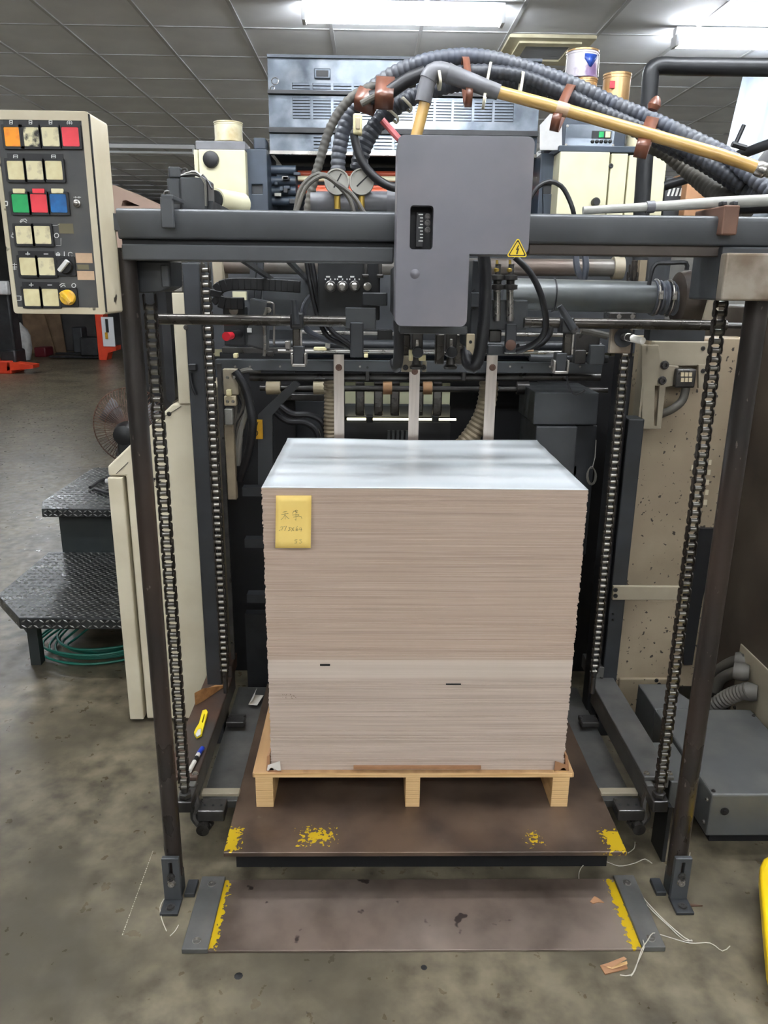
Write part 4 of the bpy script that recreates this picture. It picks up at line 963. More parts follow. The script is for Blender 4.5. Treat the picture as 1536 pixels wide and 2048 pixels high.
# warning triangle
ws = MB(); c = PY(1035, 496, YH - .0008); R_ = px2m(19, YH)
def tri(cx, cz, r, Y, rnd_=.18):
    out = []
    for k in range(3):
        a0 = math.radians(90 + 120 * k); px_, pz_ = cx + r * (1 - rnd_) * math.cos(a0), cz + r * (1 - rnd_) * math.sin(a0)
        for i in range(-2, 3): out.append((px_ + r * rnd_ * .9 * math.cos(a0 + i * .5), Y, pz_ + r * rnd_ * .9 * math.sin(a0 + i * .5)))
    return out
w_ = MB().prism(tri(c.x, c.z - .004, R_ * 1.12, YH - .0008), (0, .0007, 0)).build('warning_sticker', 'hazard_yellow', hh, smooth=False)
MB().prism(tri(c.x, c.z - .004, R_ * .98, YH - .0012, .12), (0, .0005, 0), [tri(c.x, c.z - .004, R_ * .82, YH - .0012, .12)]).build('black_border', 'ink_black', w_, smooth=False)
zz = lambda u, v: (c.x + u * R_, YH - .0013, c.z - .004 + v * R_)
MB().prism([zz(.06, .5), zz(-.16, .02), zz(.0, .06), zz(-.08, -.24), zz(-.14, -.22), zz(-.02, -.44), zz(.1, -.2), zz(.03, -.22), zz(.18, .2), zz(.0, .16), zz(.16, .48)], (0, .0005, 0)).build('lightning_bolt', 'ink_black', w_, smooth=False)
# structure carrying the cover, behind it
hd = thing('suction_head', 'dark suction feeder head hanging below the grey cover', 'machine', (PY(850, 740, 2.0).x, 2.0, PY(850, 740, 2.0).z))
MB().box(hx0 + .01, hx1 - .02, YH + .116, 1.568, zb0, hz1 - .01).build('mount_plate', 'grey_dark', hd, smooth=False)
MB().box(hx0 + .005, hxm, YH + .1, 2.05, hz0 + .004, zl0 - .001).build('head_body', 'black_paint', hd, smooth=False, bevel=.004)
MB().pbox(800, 652, 935, 668, 1.62, .3).build('lower_plate', 'grey_paint', hd, smooth=False, bevel=.002)
MB().pbox(942, 520, 975, 700, 1.80, .2).build('side_plate', 'grey_dark', hd, smooth=False, bevel=.003)
MB().pbox(942, 585, 962, 615, 1.79, .012).build('cover_plate', 'grey_paint', hd, smooth=False, bevel=.002)
for y in (582, 617): bolt(hd, PY(947, y, 1.80), .004, m='black_paint')
MB().tube(spline([PY(968, 512, 1.72), PY(971, 560, 1.72), PY(969, 630, 1.72), PY(962, 690, 1.72), PY(955, 722, 1.72), PY(946, 735, 1.72), PY(936, 728, 1.73), PY(932, 700, 1.75)], .01), .0135, 14).build('vacuum_hose', 'rubber', hd)
MB().tube(spline([PY(797, 640, 1.72), PY(798, 690, 1.72), PY(796, 722, 1.72), PY(793, 735, 1.725), PY(789, 722, 1.74)], .01), .0115, 14).build('vacuum_hose', 'rubber', hd)
MB().pbox(933, 668, 949, 710, 1.735, .012).build('name_plate', 'roller_beige', hd, bevel=.001)
bolt(hd, PY(941, 684, 1.735), .003, m='black_paint')
def sucker(x, Y):
    p_ = MB().pbox(x - 12, 664, x + 10, 706, Y, .05).build('sucker_bracket', 'dark_steel', hd, smooth=False, bevel=.003)
    MB().pbox(x - 5, 678, x + 2, 700, Y - .004, .006).build('slot', 'steel', p_, bevel=.002)
    c = PY(x - 1, 704, Y - .004)
    MB().lathe(c, (0, -1, 0), [(0, .014), (.012, .014), (.014, .012)], 16).build('clamp_knob', 'grey_dark', p_)
    c = PY(x - 3, 722, Y + .03)
    MB().lathe(c + Vector((0, 0, -.02)), (0, 0, 1), [(0, .016), (.006, .018), (.012, .012), (.03, .009), (.036, .016), (.04, .016)], 16).build('suction_cup', 'dark_steel', p_)
for x in (836, 904): sucker(x, 1.95)
MB().pbox(803, 712, 824, 744, 2.02, .012).build('bracket_tab', 'beige_panel', hd, bevel=.001); MB().pbox(845, 722, 853, 744, 2.02, .012).build('bracket_tab', 'beige_panel', hd, bevel=.001)
for x in (811, 847): bolt(hd, PY(x, 735, 2.02), .006, m='black_paint')
MB().pbox(818, 700, 826, 722, 1.94, .02).build('pad', 'btn_cream', hd, bevel=.002); MB().pbox(838, 710, 852, 722, 1.94, .02).build('pad', 'btn_cream', hd, bevel=.002)
for x in (812, 880, 918): MB().pbox(x - 9, 668, x + 9, 730, 2.05, .04).build('guide_foot', 'oily_steel', hd, bevel=.004)

# ================================================================== CHAINS
Wc = .0125; PITCH = .0195
def link_mesh(outer):
    mb = MB(); x = Wc if outer else Wc - .0035
    for s in (-1, 1):
        poly = []
        for cz, a0 in ((PITCH, 0), (0, 180)):
            for i in range(5):
                an = math.radians(a0 + 45 * i); poly.append((s * x - .0012, .0082 * math.cos(an), cz + .0082 * math.sin(an)))
        poly = poly[:5] + [(s * x - .0012, -.0055, PITCH / 2)] + poly[5:] + [(s * x - .0012, .0055, PITCH / 2)]
        mb.prism(poly, (.0024, 0, 0))
    mb.cyl((-Wc - .002, 0, 0), (Wc + .002, 0, 0), .0028, n=8)
    mb.cyl((-Wc + .004, 0, 0), (Wc - .004, 0, 0), .0062, n=10)
    n2 = len(mb.f) - 12
    return mb, n2
src = {}
def chain(top, bot, label):
    top, bot = Vector(top), Vector(bot); n = int((top - bot).length / PITCH); d = (top - bot).normalized()
    t = thing('lift_chain', label, 'chain', bot, 'roller chains of the pile lift')
    for k in range(n):
        c = bot + d * (k * PITCH); key = k % 2
        if key not in src:
            lm, n2 = link_mesh(key); o = lm.build('link', 'chain_steel', t, ang=40, mat2='chain_roller', from2=n2); src[key] = o
            ORG[o.name] = c; o.location = c - ORG[t.name]
            me = o.data; lo = min(v.co.z for v in me.vertices)
            for v in me.vertices: v.co.z -= lo + .0082
        else: inst(src[key], 'link', c, t)
    return t
chain((-.468, 1.70, 1.452), (-.4705, 1.70, .236), 'heavy roller chain at the front left, beside the round post')
chain((.751, 1.70, 1.466), (.7575, 1.70, .236), 'heavy roller chain at the front right, beside the round post')
chain((-.450, 2.20, 1.54), (-.455, 2.20, .30), 'roller chain at the rear left before the dark column')
chain((.717, 2.20, 1.54), (.720, 2.20, .30), 'roller chain at the rear right before the dark column')
for x in (-.455, .720):
    tag(MB().cyl((x, 2.20, .222), (x, 2.20, .298), .008).build('chain_rod', 'dark_steel'), 'threaded rod joining the rear %s chain to its lift beam' % ('left' if x < 0 else 'right'), 'rod')

# ================================================================== GUIDE RODS WITH CLAMPS
def rod(x0, x1, y0, y1, Y, label, r=.0125):
    t = thing('guide_rod', label, 'rod', PY((x0 + x1) / 2, (y0 + y1) / 2, Y))
    MB().cyl(PY(x0, y0, Y), PY(x1, y1, Y), r, n=20).build('bar', 'oily_steel', t); return t
r1 = rod(318, 692, 638, 643, 1.9, 'dark steel guide rod across the left of the feeder')
a = PY(316, 638, 1.9); MB().lathe(a, (-1, 0, 0), [(0, .010), (.004, .009), (.008, .004)], 14).build('end_cap', 'steel', r1)
r2 = rod(1048, 1452, 645, 651, 1.9, 'dark steel guide rod across the right of the feeder')
a = PY(1450, 651, 1.9); MB().cyl(a, PY(1500, 652, 1.9), .007).build('end_pin', 'dark_steel', r2)
def clamp(x, y, h0, h1, parent, foot):
    Y = 1.89
    b = MB().pbox(x - 13, y - 10, x + 13, y + 22, Y - .018, .04).build('rod_clamp', 'black_paint', parent, bevel=.004)
    MB().tube([PY(h0[0], h0[1], Y - .022), PY(h1[0], h1[1], Y - .022)], .0085, 12, rad=[.0068, .0095]).build('clamp_handle', 'grey_dark', b)
    MB().pbox(x - 8, y + 20, x + 8, y + 66, Y - .006, .02).build('shaft', 'oily_steel', b, bevel=.003)
    MB().pbox(x + 8, y + 24, x + 11, y + 64, Y - .004, .006).build('scale', 'steel', b, smooth=False)
    fx, fy = foot
    MB().pbox(fx - 10, fy, fx + 12, fy + 40, Y - .01, .035).build('foot', 'grey_dark', b, bevel=.003)
    MB().pbox(fx - 15, fy + 14, fx - 10, fy + 38, Y - .014, .03).build('foot_clip', 'steel', b, bevel=.002)
    MB().pbox(fx + 12, fy + 14, fx + 17, fy + 38, Y - .014, .03).build('foot_clip', 'steel', b, bevel=.002)
    MB().pbox(fx - 13, fy + 36, fx + 15, fy + 42, Y - .014, .03).build('foot_base', 'steel', b, bevel=.002)
clamp(593, 636, (588, 600), (592, 648), r1, (596, 692))
clamp(1136, 645, (1119, 612), (1147, 657), r2, (1122, 706))
c = PY(1149, 658, 1.865); bolt(r2, c, .008, m='dark_steel')

# ================================================================== FEEDER TABLE CROSS MEMBERS
cr = thing('feeder_crossbar', 'dark horizontal crossbar carrying the steel straps behind the pile', 'crossbar', (.13, 2.44, 1.0))
Yx = 2.42
MB().box(PY(430, 732, Yx).x, PY(1205, 732, Yx).x, Yx, Yx + .04, PY(820, 744, Yx).z, PY(820, 723, Yx).z).build('bar', 'grey_paint', cr, smooth=False, bevel=.002)
MB().cyl(PY(500, 754, Yx + .06), PY(1200, 754, Yx + .06), .013, n=16).build('shaft', 'dark_steel', cr)
for x in (735, 928): MB().pbox(x - 4, 742, x + 4, 762, Yx + .03, .05).build('shaft_collar', 'dark_steel', cr, bevel=.002)
for x in (735, 1044): bolt(cr, PY(x, 735, Yx), .004, m='black_paint', h=.002)
MB().box(PY(440, 700, Yx).x, PY(1200, 700, Yx).x, Yx + .03, Yx + .05, PY(820, 712, Yx).z, PY(820, 700, Yx).z).build('upper_rail', 'dark_steel', cr, smooth=False, bevel=.002)
MB().cyl(PY(460, 690, Yx + .1), PY(1200, 694, Yx + .1), .018, n=16).build('rear_shaft', 'grey_dark', cr)
MB().box(PY(450, 675, Yx).x, PY(1200, 675, Yx).x, Yx + .14, Yx + .16, PY(820, 690, Yx).z, PY(820, 668, Yx).z).build('back_rail', 'grey_dark', cr, smooth=False)
MB().cyl(PY(556, 702, Yx - .02), PY(1200, 706, Yx - .02), .005, n=10).build('polished_rod', 'steel', cr)
MB().cyl(PY(600, 664, Yx + .05), PY(790, 668, Yx + .05), .006, n=10).build('polished_rod', 'steel', cr)
MB().cyl(PY(975, 668, Yx + .05), PY(1215, 672, Yx + .05), .006, n=10).build('polished_rod', 'steel', cr)
for x, y, w, h_, m in ((640, 698, 26, 6, 'btn_cream'), (732, 712, 8, 7, 'btn_cream'), (1058, 700, 20, 6, 'label_peach'), (575, 690, 10, 16, 'steel'), (655, 690, 9, 14, 'wire_grey'), (1075, 690, 10, 14, 'wire_grey'), (1185, 700, 9, 16, 'steel'), (470, 712, 8, 9, 'btn_cream'), (540, 708, 12, 10, 'dark_steel'), (1100, 712, 14, 10, 'dark_steel')):
    MB().pbox(x - w / 2, y - h_ / 2, x + w / 2, y + h_ / 2, Yx - .03, .03).build('rail_clip', m, cr, bevel=.002)
for x in (470, 500, 560, 720, 900, 1020, 1100, 1160): bolt(cr, PY(x, 733, Yx), .0035, m='steel', h=.003)
for k, (x0, x1, yt, xb, lb) in enumerate(((667, 688, 709, 1, 'brushed steel stop strap, leftmost of three behind the pile'), (819, 840, 736, -4, 'brushed steel stop strap, middle of three behind the pile'), (974, 996, 711, -7, 'brushed steel stop strap, rightmost of three behind the pile'))):
    Ys = 2.395
    t = thing('stop_strap', lb, 'steel strap', PY((x0 + x1) / 2, 880, Ys), 'steel straps at the back of the pile')
    zl = .93; a0, a1 = PY(x0, yt, Ys), PY(x1, yt, Ys)
    MB().prism([(a0.x, Ys, a0.z), (a1.x, Ys, a1.z), (a1.x, Ys, zl), (a0.x, Ys, zl)], (0, .004, 0)).build('strap', 'strap_steel', t, smooth=False, bevel=.0008)
    bolt(t, PY((x0 + x1) / 2, 735 if k != 1 else 743, Ys), .0085, m='rust', h=.004)

# rollers, hoses and ducts under the table
mc = thing('feed_table', 'dark feed table interior with rollers seen behind the pile', 'machine', (.15, 2.9, .0))
Yi = 2.62
MB().cyl(PY(520, 776, Yi), PY(1215, 780, Yi), .010, n=12).build('roller_shaft', 'dark_steel', mc)
for x, w, m in ((547, 14, 'roller_beige'), (645, 18, 'roller_beige'), (775, 9, 'roller_tan'), (855, 9, 'roller_tan'), (1045, 12, 'dark_steel')):
    MB().cyl(PY(x - w, 776, Yi), PY(x + w, 776, Yi), px2m(13, Yi), n=18).build('feed_roller', m, mc)
for x in (757, 790, 838, 875, 720):
    MB().pbox(x - 9, 765, x + 9, 832, Yi + .06, .03).build('roller_arm', 'oily_steel', mc, bevel=.004)
MB().pbox(560, 788, 660, 802, Yi + .1, .05).build('duct', 'dark_steel', mc, bevel=.004)
MB().pbox(590, 800, 665, 880, Yi + .25, .1).build('gearbox', 'grey_dark', mc, bevel=.005)
MB().pbox(690, 812, 900, 834, Yi + .2, .05).build('cross_plate', 'grey_dark', mc, smooth=False)
MB().pbox(690, 845, 900, 905, Yi + .2, .05).build('cross_plate', 'black_paint', mc, smooth=False)
for k in range(6): MB().pbox(775 + k * 9, 862, 780 + k * 9, 905, Yi + .19, .02).build('comb_tooth', 'grey_paint', mc, smooth=False)
MB().pbox(690, 766, 900, 812, 3.05, .02).build('lit_gap_sheet', 'lit_gap_pale', mc, smooth=False)  # pale sheet stands in for the lit space beyond the table
wl = MB().cyl(PY(694, 838, Yi + .17), PY(912, 839, Yi + .17), .004, n=10).build('glow_strip_tube', 'glow_strip', mc)  # glowing strip of unclear source, added to brighten the table interior
for x in (739, 871): MB().pbox(x - 7, 832, x + 7, 845, Yi + .155, .03).build('strip_clip', 'black_plastic', mc, bevel=.002)
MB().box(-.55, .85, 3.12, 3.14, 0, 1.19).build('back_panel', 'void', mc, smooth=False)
MB().box(-.66, 1.08, 2.90, 2.92, 1.24, 1.60).build('upper_dark_backing', 'grey_dark', mc, smooth=False)  # dark sheet added so the view past the pipes stays dark
MB().box(-.53, -.27, 2.76, 2.78, 0, 1.24).build('dark_backing', 'void', mc, smooth=False)  # black sheets added so the gaps beside the pile stay dark
MB().box(.60, 1.05, 2.76, 2.78, 0, 1.24).build('dark_backing', 'void', mc, smooth=False)
MB().pbox(540, 800, 600, 905, Yi + .05, .03).build('side_plate', 'grey_paint', mc, smooth=False) if False else None
MB().prism([PY(516, 830, Yi - .05), PY(552, 795, Yi - .05), PY(590, 760, Yi - .05), PY(600, 770, Yi - .05), PY(545, 830, Yi - .05), PY(545, 980, Yi - .05), PY(516, 980, Yi - .05)], (0, .02, 0)).build('gusset_plate', 'grey_paint', mc, smooth=False)
MB().pbox(497, 840, 525, 878, Yi - .12, .01).build('warning_label', 'label_amber', mc, smooth=False)
mb = MB(); mb.tube([PY(511 + 5 * math.cos(i * .63), 866 + 5 * math.sin(i * .63), Yi - .122) for i in range(10)], .0012, 4, closed=True)
for dx, dy in ((-4, -14), (5, -16)): mb.tube([PY(511, 860, Yi - .122), PY(511 + dx, 860 + dy, Yi - .122)], .0014, 4)
mb.build('warning_symbol', 'ink_black', mc)
for k, pl_ in enumerate(([(560, 812, 2.55), (585, 828, 2.55), (620, 830, 2.55), (645, 845, 2.55), (658, 885, 2.55)], [(545, 820, 2.6), (575, 842, 2.6), (610, 845, 2.6), (632, 862, 2.6), (640, 900, 2.6)])):
    MB().tube(spline(hosep(pl_), .01), .011, 10).build('black_hose', 'rubber', mc)
MB().tube(spline(hosep([(470, 742, 2.40), (488, 770, 2.40), (500, 810, 2.40), (505, 850, 2.40), (498, 900, 2.42), (480, 960, 2.45)]), .01), .014, 12).build('black_hose', 'rubber', mc)
MB().tube(spline(hosep([(478, 745, 2.42), (495, 740, 2.42), (520, 742, 2.44)]), .01), .008, 8).build('black_hose', 'hose_dust', mc)
for k in range(7):
    rr = random.Random(20 + k)
    pl_ = [(466 + 4 * k, 770 + 3 * k, 2.44), (474 + 3 * k + rr.uniform(-8, 8), 815 + rr.uniform(-8, 8), 2.43), (462 + 4 * k + rr.uniform(-6, 6), 860, 2.44), (458 + 3 * k, 930, 2.46)]
    MB().tube(spline(hosep(pl_), .015), rr.choice((.004, .006, .009)), 8).build('cable', rr.choice(('wire_grey', 'hose_dust', 'rubber', 'hose_dust')), mc)
MB().pbox(446, 738, 476, 790, 2.40, .04).build('terminal_block', 'beige_panel', mc, bevel=.003)
MB().pbox(448, 792, 472, 812, 2.39, .03).build('connector', 'roller_beige', mc, bevel=.003)
MB().pbox(449, 818, 465, 850, 2.385, .03).build('connector', 'wire_grey', mc, bevel=.003)
MB().pbox(452, 780, 462, 792, 2.38, .02).build('connector', 'btn_cream', mc, bevel=.002)
for x, y in ((455, 755), (468, 755), (455, 803), (466, 803), (456, 826), (457, 842)): bolt(mc, PY(x, y, 2.388), .004, m='steel')
MB().pbox(452, 850, 470, 1000, 2.42, .03).build('cable_channel', 'hose_beige', mc, bevel=.003)
o = ribbed(MB(), hosep([(664, 755, 2.5), (666, 800, 2.5), (665, 850, 2.5), (668, 910, 2.5)]), px2m(19, 2.5), .013, .10).build('suction_duct', 'hose_beige', mc)
o = ribbed(MB(), hosep([(978, 752, 2.5), (976, 790, 2.5), (966, 830, 2.5), (945, 868, 2.5), (915, 905, 2.5)]), px2m(20, 2.5), .016, .10).build('suction_duct', 'hose_beige', mc)
# low rails at the sides of the pile
for z in (.42, .62, .80): MB().box(-.42, -.30, 2.46, 2.50, z, z + .03).build('side_rail', 'grey_dark', mc, smooth=False)
for z in (.42, .70, .78, .88): MB().box(.56, .68, 2.46, 2.50, z, z + .03).build('side_rail', 'grey_dark', mc, smooth=False)
MB().box(-.44, .70, 2.52, 2.56, .0, .35).build('lower_apron', 'black_paint', mc, smooth=False)

dc = thing('duct_cabinet', 'dark grey sheet metal box behind the right rear corner of the pile', 'machine box', (PY(1130, 960, 2.44).x, 2.5, .6))
MB().box(PY(1068, 820, 2.44).x, PY(1196, 820, 2.44).x, 2.44, 2.7, PY(1130, 850, 2.44).z, PY(1130, 785, 2.44).z).build('upper_box', 'grey_paint', dc, smooth=False, bevel=.004)
MB().box(PY(1070, 880, 2.44).x, PY(1152, 880, 2.44).x, 2.43, 2.7, .62, PY(1110, 852, 2.44).z).build('front_box', 'grey_paint', dc, smooth=False, bevel=.004)
MB().box(PY(1150, 880, 2.44).x, PY(1196, 880, 2.44).x, 2.46, 2.7, .60, PY(1110, 852, 2.44).z).build('side_box', 'grey_dark', dc, smooth=False, bevel=.004)
MB().box(.56, .64, 2.5, 2.6, .0, .62).build('stand', 'void', dc, smooth=False)
mb = MB()
for k in range(4): mb.tube([PY(1183 + (7 + k) * math.cos(i * .5), 950 + 17 * math.sin(i * .5) + k, 2.40 + .004 * k) for i in range(13)], .0016, 5, closed=True)
mb.tube([PY(1185, 935, 2.40), PY(1190, 915, 2.41), PY(1192, 880, 2.42)], .0016, 5)
tag(mb.build('wire_coil', 'wire_grey'), 'small hanging coil of grey wire right of the pile top', 'wire coil')

# ================================================================== VALVE PANEL, DRAG CHAIN AND BOXES UNDER THE LEFT BEAM
vp = thing('valve_box', 'black panel with a row of silver valve knobs under the beam', 'valve box', PY(700, 640, 1.95))
MB().pbox(636, 520, 760, 640, 1.95, .06).build('panel', 'black_paint', vp, smooth=False, bevel=.003)
for x, r_ in ((661, 11), (685, 11), (709.5, 11)):
    c = PY(x, 573, 1.95); R_ = px2m(r_, 1.95)
    k_ = MB().lathe(c, (0, -1, 0), [(0, R_), (.006, R_), (.008, R_ * .85), (.008, R_ * .7)], 20).build('valve_knob', 'dark_steel', vp)
    MB().lathe(c + Vector((0, -.006, 0)), (0, -1, 0), [(0, R_ * .68), (.010, R_ * .64), (.013, R_ * .4)], 18).build('knob_cap', 'steel', k_)
    for dx in (-10, 0, 9): MB().pbox(x + dx - 1.2, 557, x + dx + 1.2, 560, 1.949, .002).build('tick', 'white_print', vp, smooth=False)
    MB().pbox(x - 9, 552, x - 1, 555, 1.949, .002).build('tick', 'white_print', vp, smooth=False)
c = PY(735, 573, 1.95); MB().lathe(c, (0, -1, 0), [(0, .010), (.012, .010), (.014, .006)], 14).build('valve_stem', 'steel', vp)
for x in (731, 760): MB().pbox(x - 4, 520, x + 4, 552, 1.93, .03).build('pipe_stub', 'dark_steel', vp, bevel=.003); MB().pbox(x - 7, 548, x + 7, 556, 1.925, .035).build('pipe_nut', 'dark_steel', vp, bevel=.003)
MB().pbox(725, 585, 775, 612, 1.93, .02).build('manifold', 'grey_dark', vp, bevel=.003)
MB().pbox(690, 615, 752, 660, 1.93, .03).build('support_block', 'grey_paint', vp, smooth=False, bevel=.003)
MB().pbox(700, 645, 727, 715, 1.90, .02).build('drop_arm', 'grey_dark', vp, smooth=False, bevel=.003)
MB().pbox(755, 660, 785, 680, 1.94, .02).build('window_box', 'black_plastic', vp, bevel=.002)
hs = MB().tube(spline(hosep([(622, 515, 1.97), (630, 560, 1.97), (640, 615, 1.97), (662, 660, 1.96), (705, 693, 1.95)]), .01), .0065, 10).build('air_hose', 'rubber', vp)
MB().tube(spline(hosep([(612, 515, 1.99), (620, 565, 1.99), (632, 620, 1.98), (655, 672, 1.97), (705, 698, 1.96)]), .01), .006, 10).build('air_hose', 'rubber', vp)
MB().tube(spline(hosep([(622, 592, 2.02), (610, 610, 2.02), (606, 640, 2.02), (620, 665, 2.02), (655, 680, 2.0), (690, 685, 1.98)]), .01), .008, 10).build('air_hose', 'hose_grey', vp)

dg = thing('drag_chain', 'black plastic cable drag chain bent in a loop under the left beam', 'cable chain', PY(500, 600, 2.05))
path = spline(hosep([(600, 574, 2.05), (560, 571, 2.05), (500, 568, 2.05), (452, 570, 2.05), (433, 582, 2.05), (433, 597, 2.05), (450, 606, 2.05), (492, 607, 2.05)]), .004)
path = resample(path, .0155)
for i in range(len(path) - 1):
    a_, b_ = path[i], path[i + 1]
    MB().bar(a_ + (a_ - b_) * .08, b_ + (b_ - a_) * .06, .03, .021 - .002 * (i % 2), (0, 1, 0)).build('segment', 'black_plastic', dg, bevel=.002)

bl = thing('side_sensor_unit', 'dark grey sheet-side sensor unit with red knob under the left rod', 'sensor unit', PY(490, 700, 2.02))
MB().pbox(447, 614, 490, 692, 2.06, .06).build('rear_case', 'grey_dark', bl, smooth=False, bevel=.004)
MB().prism([PY(500, 596, 2.0), PY(536, 603, 2.0), PY(532, 702, 2.0), PY(494, 692, 2.0)], (0, .06, 0)).build('front_case', 'grey_paint', bl, smooth=False, bevel=.004)
MB().pbox(494, 656, 503, 665, 1.997, .003).build('label', 'white_print', bl, smooth=False)
MB().tube([PY(478, 668, 2.03), PY(463, 671, 1.98)], .011, 12).build('knob_stem', 'black_plastic', bl); MB().tube([PY(463, 671, 1.98), PY(452, 673, 1.95)], .010, 12, rad=[.009, .011]).build('red_knob', 'red_plastic', bl)
MB().lathe(PY(469, 620, 2.06), (0, -1, 0), [(0, .012), (.014, .012), (.016, .008)], 16).build('adjuster', 'steel', bl)
MB().tube(spline(hosep([(534, 604, 2.0), (545, 606, 2.0), (548, 620, 2.0), (548, 690, 2.0)]), .01), .003, 8).build('wire_guard', 'steel', bl)
MB().tube(spline(hosep([(534, 615, 1.99), (528, 640, 1.99), (530, 690, 1.99), (528, 712, 1.99)]), .01), .004, 8).build('finger', 'steel', bl)
bolt(bl, PY(537, 620, 1.998), .006, m='steel')
bp = thing('back_plate', 'dark grey backing plate under the left beam behind the cable chain', 'plate', PY(580, 640, 2.18))
MB().pbox(525, 555, 640, 640, 2.18, .02).build('plate', 'grey_paint', bp, smooth=False, bevel=.002)
MB().pbox(465, 583, 492, 600, 2.3, .02).build('pale_block', 'cream_press', bp, smooth=False)
for x in (508, 522): MB().bar(PY(x, 522, 2.15), PY(x - 6, 602, 2.15), .016, .016, (0, 1, 0)).build('strut', 'grey_dark', bp, smooth=False)
for x in (545, 615): MB().bar(PY(x, 560, 2.19), Vector((PY(x, 560, 2.19).x, 1.62, zl0 + .012)), .01, .01).build('hanger', 'grey_dark', bp, smooth=False)
# transverse pipes behind the beam
tp = thing('transverse_shaft', 'grey shaft running across behind the beam with rusty patches', 'shaft', PY(800, 530, 2.5))
MB().cyl(PY(440, 530, 2.5), PY(1235, 536, 2.5), px2m(16, 2.5), n=24).build('tube', 'shaft_grey', tp)
MB().cyl(PY(1225, 536, 2.5), PY(1245, 536, 2.5), px2m(21, 2.5), n=24).build('collar', 'beige_panel', tp)
MB().pbox(425, 520, 445, 575, 2.45, .1).build('bearing', 'beige_panel', tp, bevel=.004)
ip = thing('intake_pipe', 'thick grey suction pipe with ribbed coupling under the right beam', 'pipe', PY(1160, 590, 2.08))
MB().cyl(PY(1012, 588, 2.08), PY(1306, 595, 2.08), px2m(30, 2.08), n=32).build('pipe', 'pipe_grey', ip)
a, b = PY(1303, 595, 2.08), PY(1350, 597, 2.08); R_ = px2m(33, 2.08); L = (b - a).length
MB().lathe(a, b - a, [(L * i / 16, R_ * (1.0 if i % 4 < 2 else .86)) for i in range(17)], 28).build('ribbed_coupling', 'hose_grey', ip)
MB().tube([a + (b - a) * .12 + (Vector((0, math.cos(i * .35), math.sin(i * .35)))) * R_ * 1.02 for i in range(18)], .003, 6, closed=True).build('hose_clamp', 'steel', ip)
MB().tube([a + (b - a) * .7 + (Vector((0, math.cos(i * .35), math.sin(i * .35)))) * R_ * 1.02 for i in range(18)], .003, 6, closed=True).build('hose_clamp', 'steel', ip)
for d_ in (.12, .7): c = a + (b - a) * d_; MB().box(c.x - .006, c.x + .006, c.y - R_ - .006, c.y - R_ + .006, c.z - .004, c.z + .018).build('clamp_screw', 'steel', ip, bevel=.002)
MB().lathe(PY(1348, 597, 2.08), (1, 0, .02), [(0, .04), (.008, .066), (.04, .072), (.06, .072)], 32).build('flange', 'dust_shade_brown', ip)
MB().tube([PY(1104 + 2 * math.cos(0), 590, 2.08) + Vector((0, math.cos(i * .35), math.sin(i * .35))) * px2m(31, 2.08) for i in range(18)], .002, 6, closed=True).build('wire_tie', 'rubber', ip)
MB().tube(spline(hosep([(1298, 570, 2.02), (1303, 545, 2.02), (1312, 528, 2.02), (1340, 526, 2.02), (1372, 526, 2.02), (1373, 540, 2.02)]), .008), .0055, 8).build('bracket_rod', 'black_paint', ip)
bk = thing('gear_bracket', 'dark bracket plate with bolts under the right beam end', 'bracket', PY(1418, 600, 1.98))
MB().prism([PY(1398, 512, 1.98), PY(1446, 512, 1.98), PY(1446, 596, 1.98), PY(1400, 590, 1.98)], (0, .02, 0)).build('plate', 'grey_paint', bk, smooth=False, bevel=.002)
MB().pbox(1401, 512, 1405, 552, 1.975, .006).build('slot', 'black_plastic', bk, smooth=False)
bolt(bk, PY(1396, 572, 1.98), .010, h=.02, m='black_paint')
MB().prism([PY(1418, 600, 1.97), PY(1440, 598, 1.97), PY(1434, 640, 1.97), PY(1406, 642, 1.97)], (0, .01, 0)).build('lower_tab', 'beige_panel', bk, smooth=False)
MB().pbox(1300, 655, 1410, 682, 2.2, .05).build('dark_rail', 'grey_dark', bk, smooth=False)
tcn = thing('sprocket_chain', 'short horizontal drive chain under the right beam', 'chain', PY(1300, 512, 2.1))
pth = [PY(1245 + i * 7, 511, 2.1) for i in range(16)]
for i, q_ in enumerate(pth):
    if i == 0: l0 = MB().obox(q_, (.007, 0, 0), (0, .008, 0), (0, 0, .004)).build('link', 'chain_roller', tcn, bevel=.002)
    else: inst(l0, 'link', q_ - Vector((0, 0, .004)), tcn)
MB().pbox(1266, 520, 1274, 562, 2.12, .02).build('drop_links', 'chain_steel', tcn, bevel=.002)
MB().pbox(1278, 520, 1292, 575, 2.2, .02).build('cream_upright', 'cream_speck', tcn, smooth=False)
# plate with the taped tube
tb = thing('pivot_plate', 'square plate with round boss and white-taped tube at the right rod', 'plate', PY(1243, 706, 1.98))
MB().pbox(1222, 645, 1264, 707, 1.98, .02).build('plate', 'rust_block', tb, smooth=False, bevel=.002)
MB().lathe(PY(1247, 675, 1.98), (0, -1, 0), [(0, .024), (.004, .024), (.004, .02)], 24).build('boss', 'grey_dark', tb)
MB().tube([PY(1247, 674, 1.972), PY(1262, 675, 1.93)], .009, 12).build('tube', 'dark_steel', tb); MB().tube([PY(1255, 674, 1.95), PY(1286, 682, 1.90)], .008, 12, rad=[.010, .0085]).build('taped_end', 'paper_white', tb)
MB().pbox(1218, 625, 1272, 641, 1.96, .05).build('top_clamp', 'dark_steel', tb, bevel=.003)
for x in (1238, 1265): bolt(tb, PY(x, 633, 1.96), .006, m='steel', h=.003)
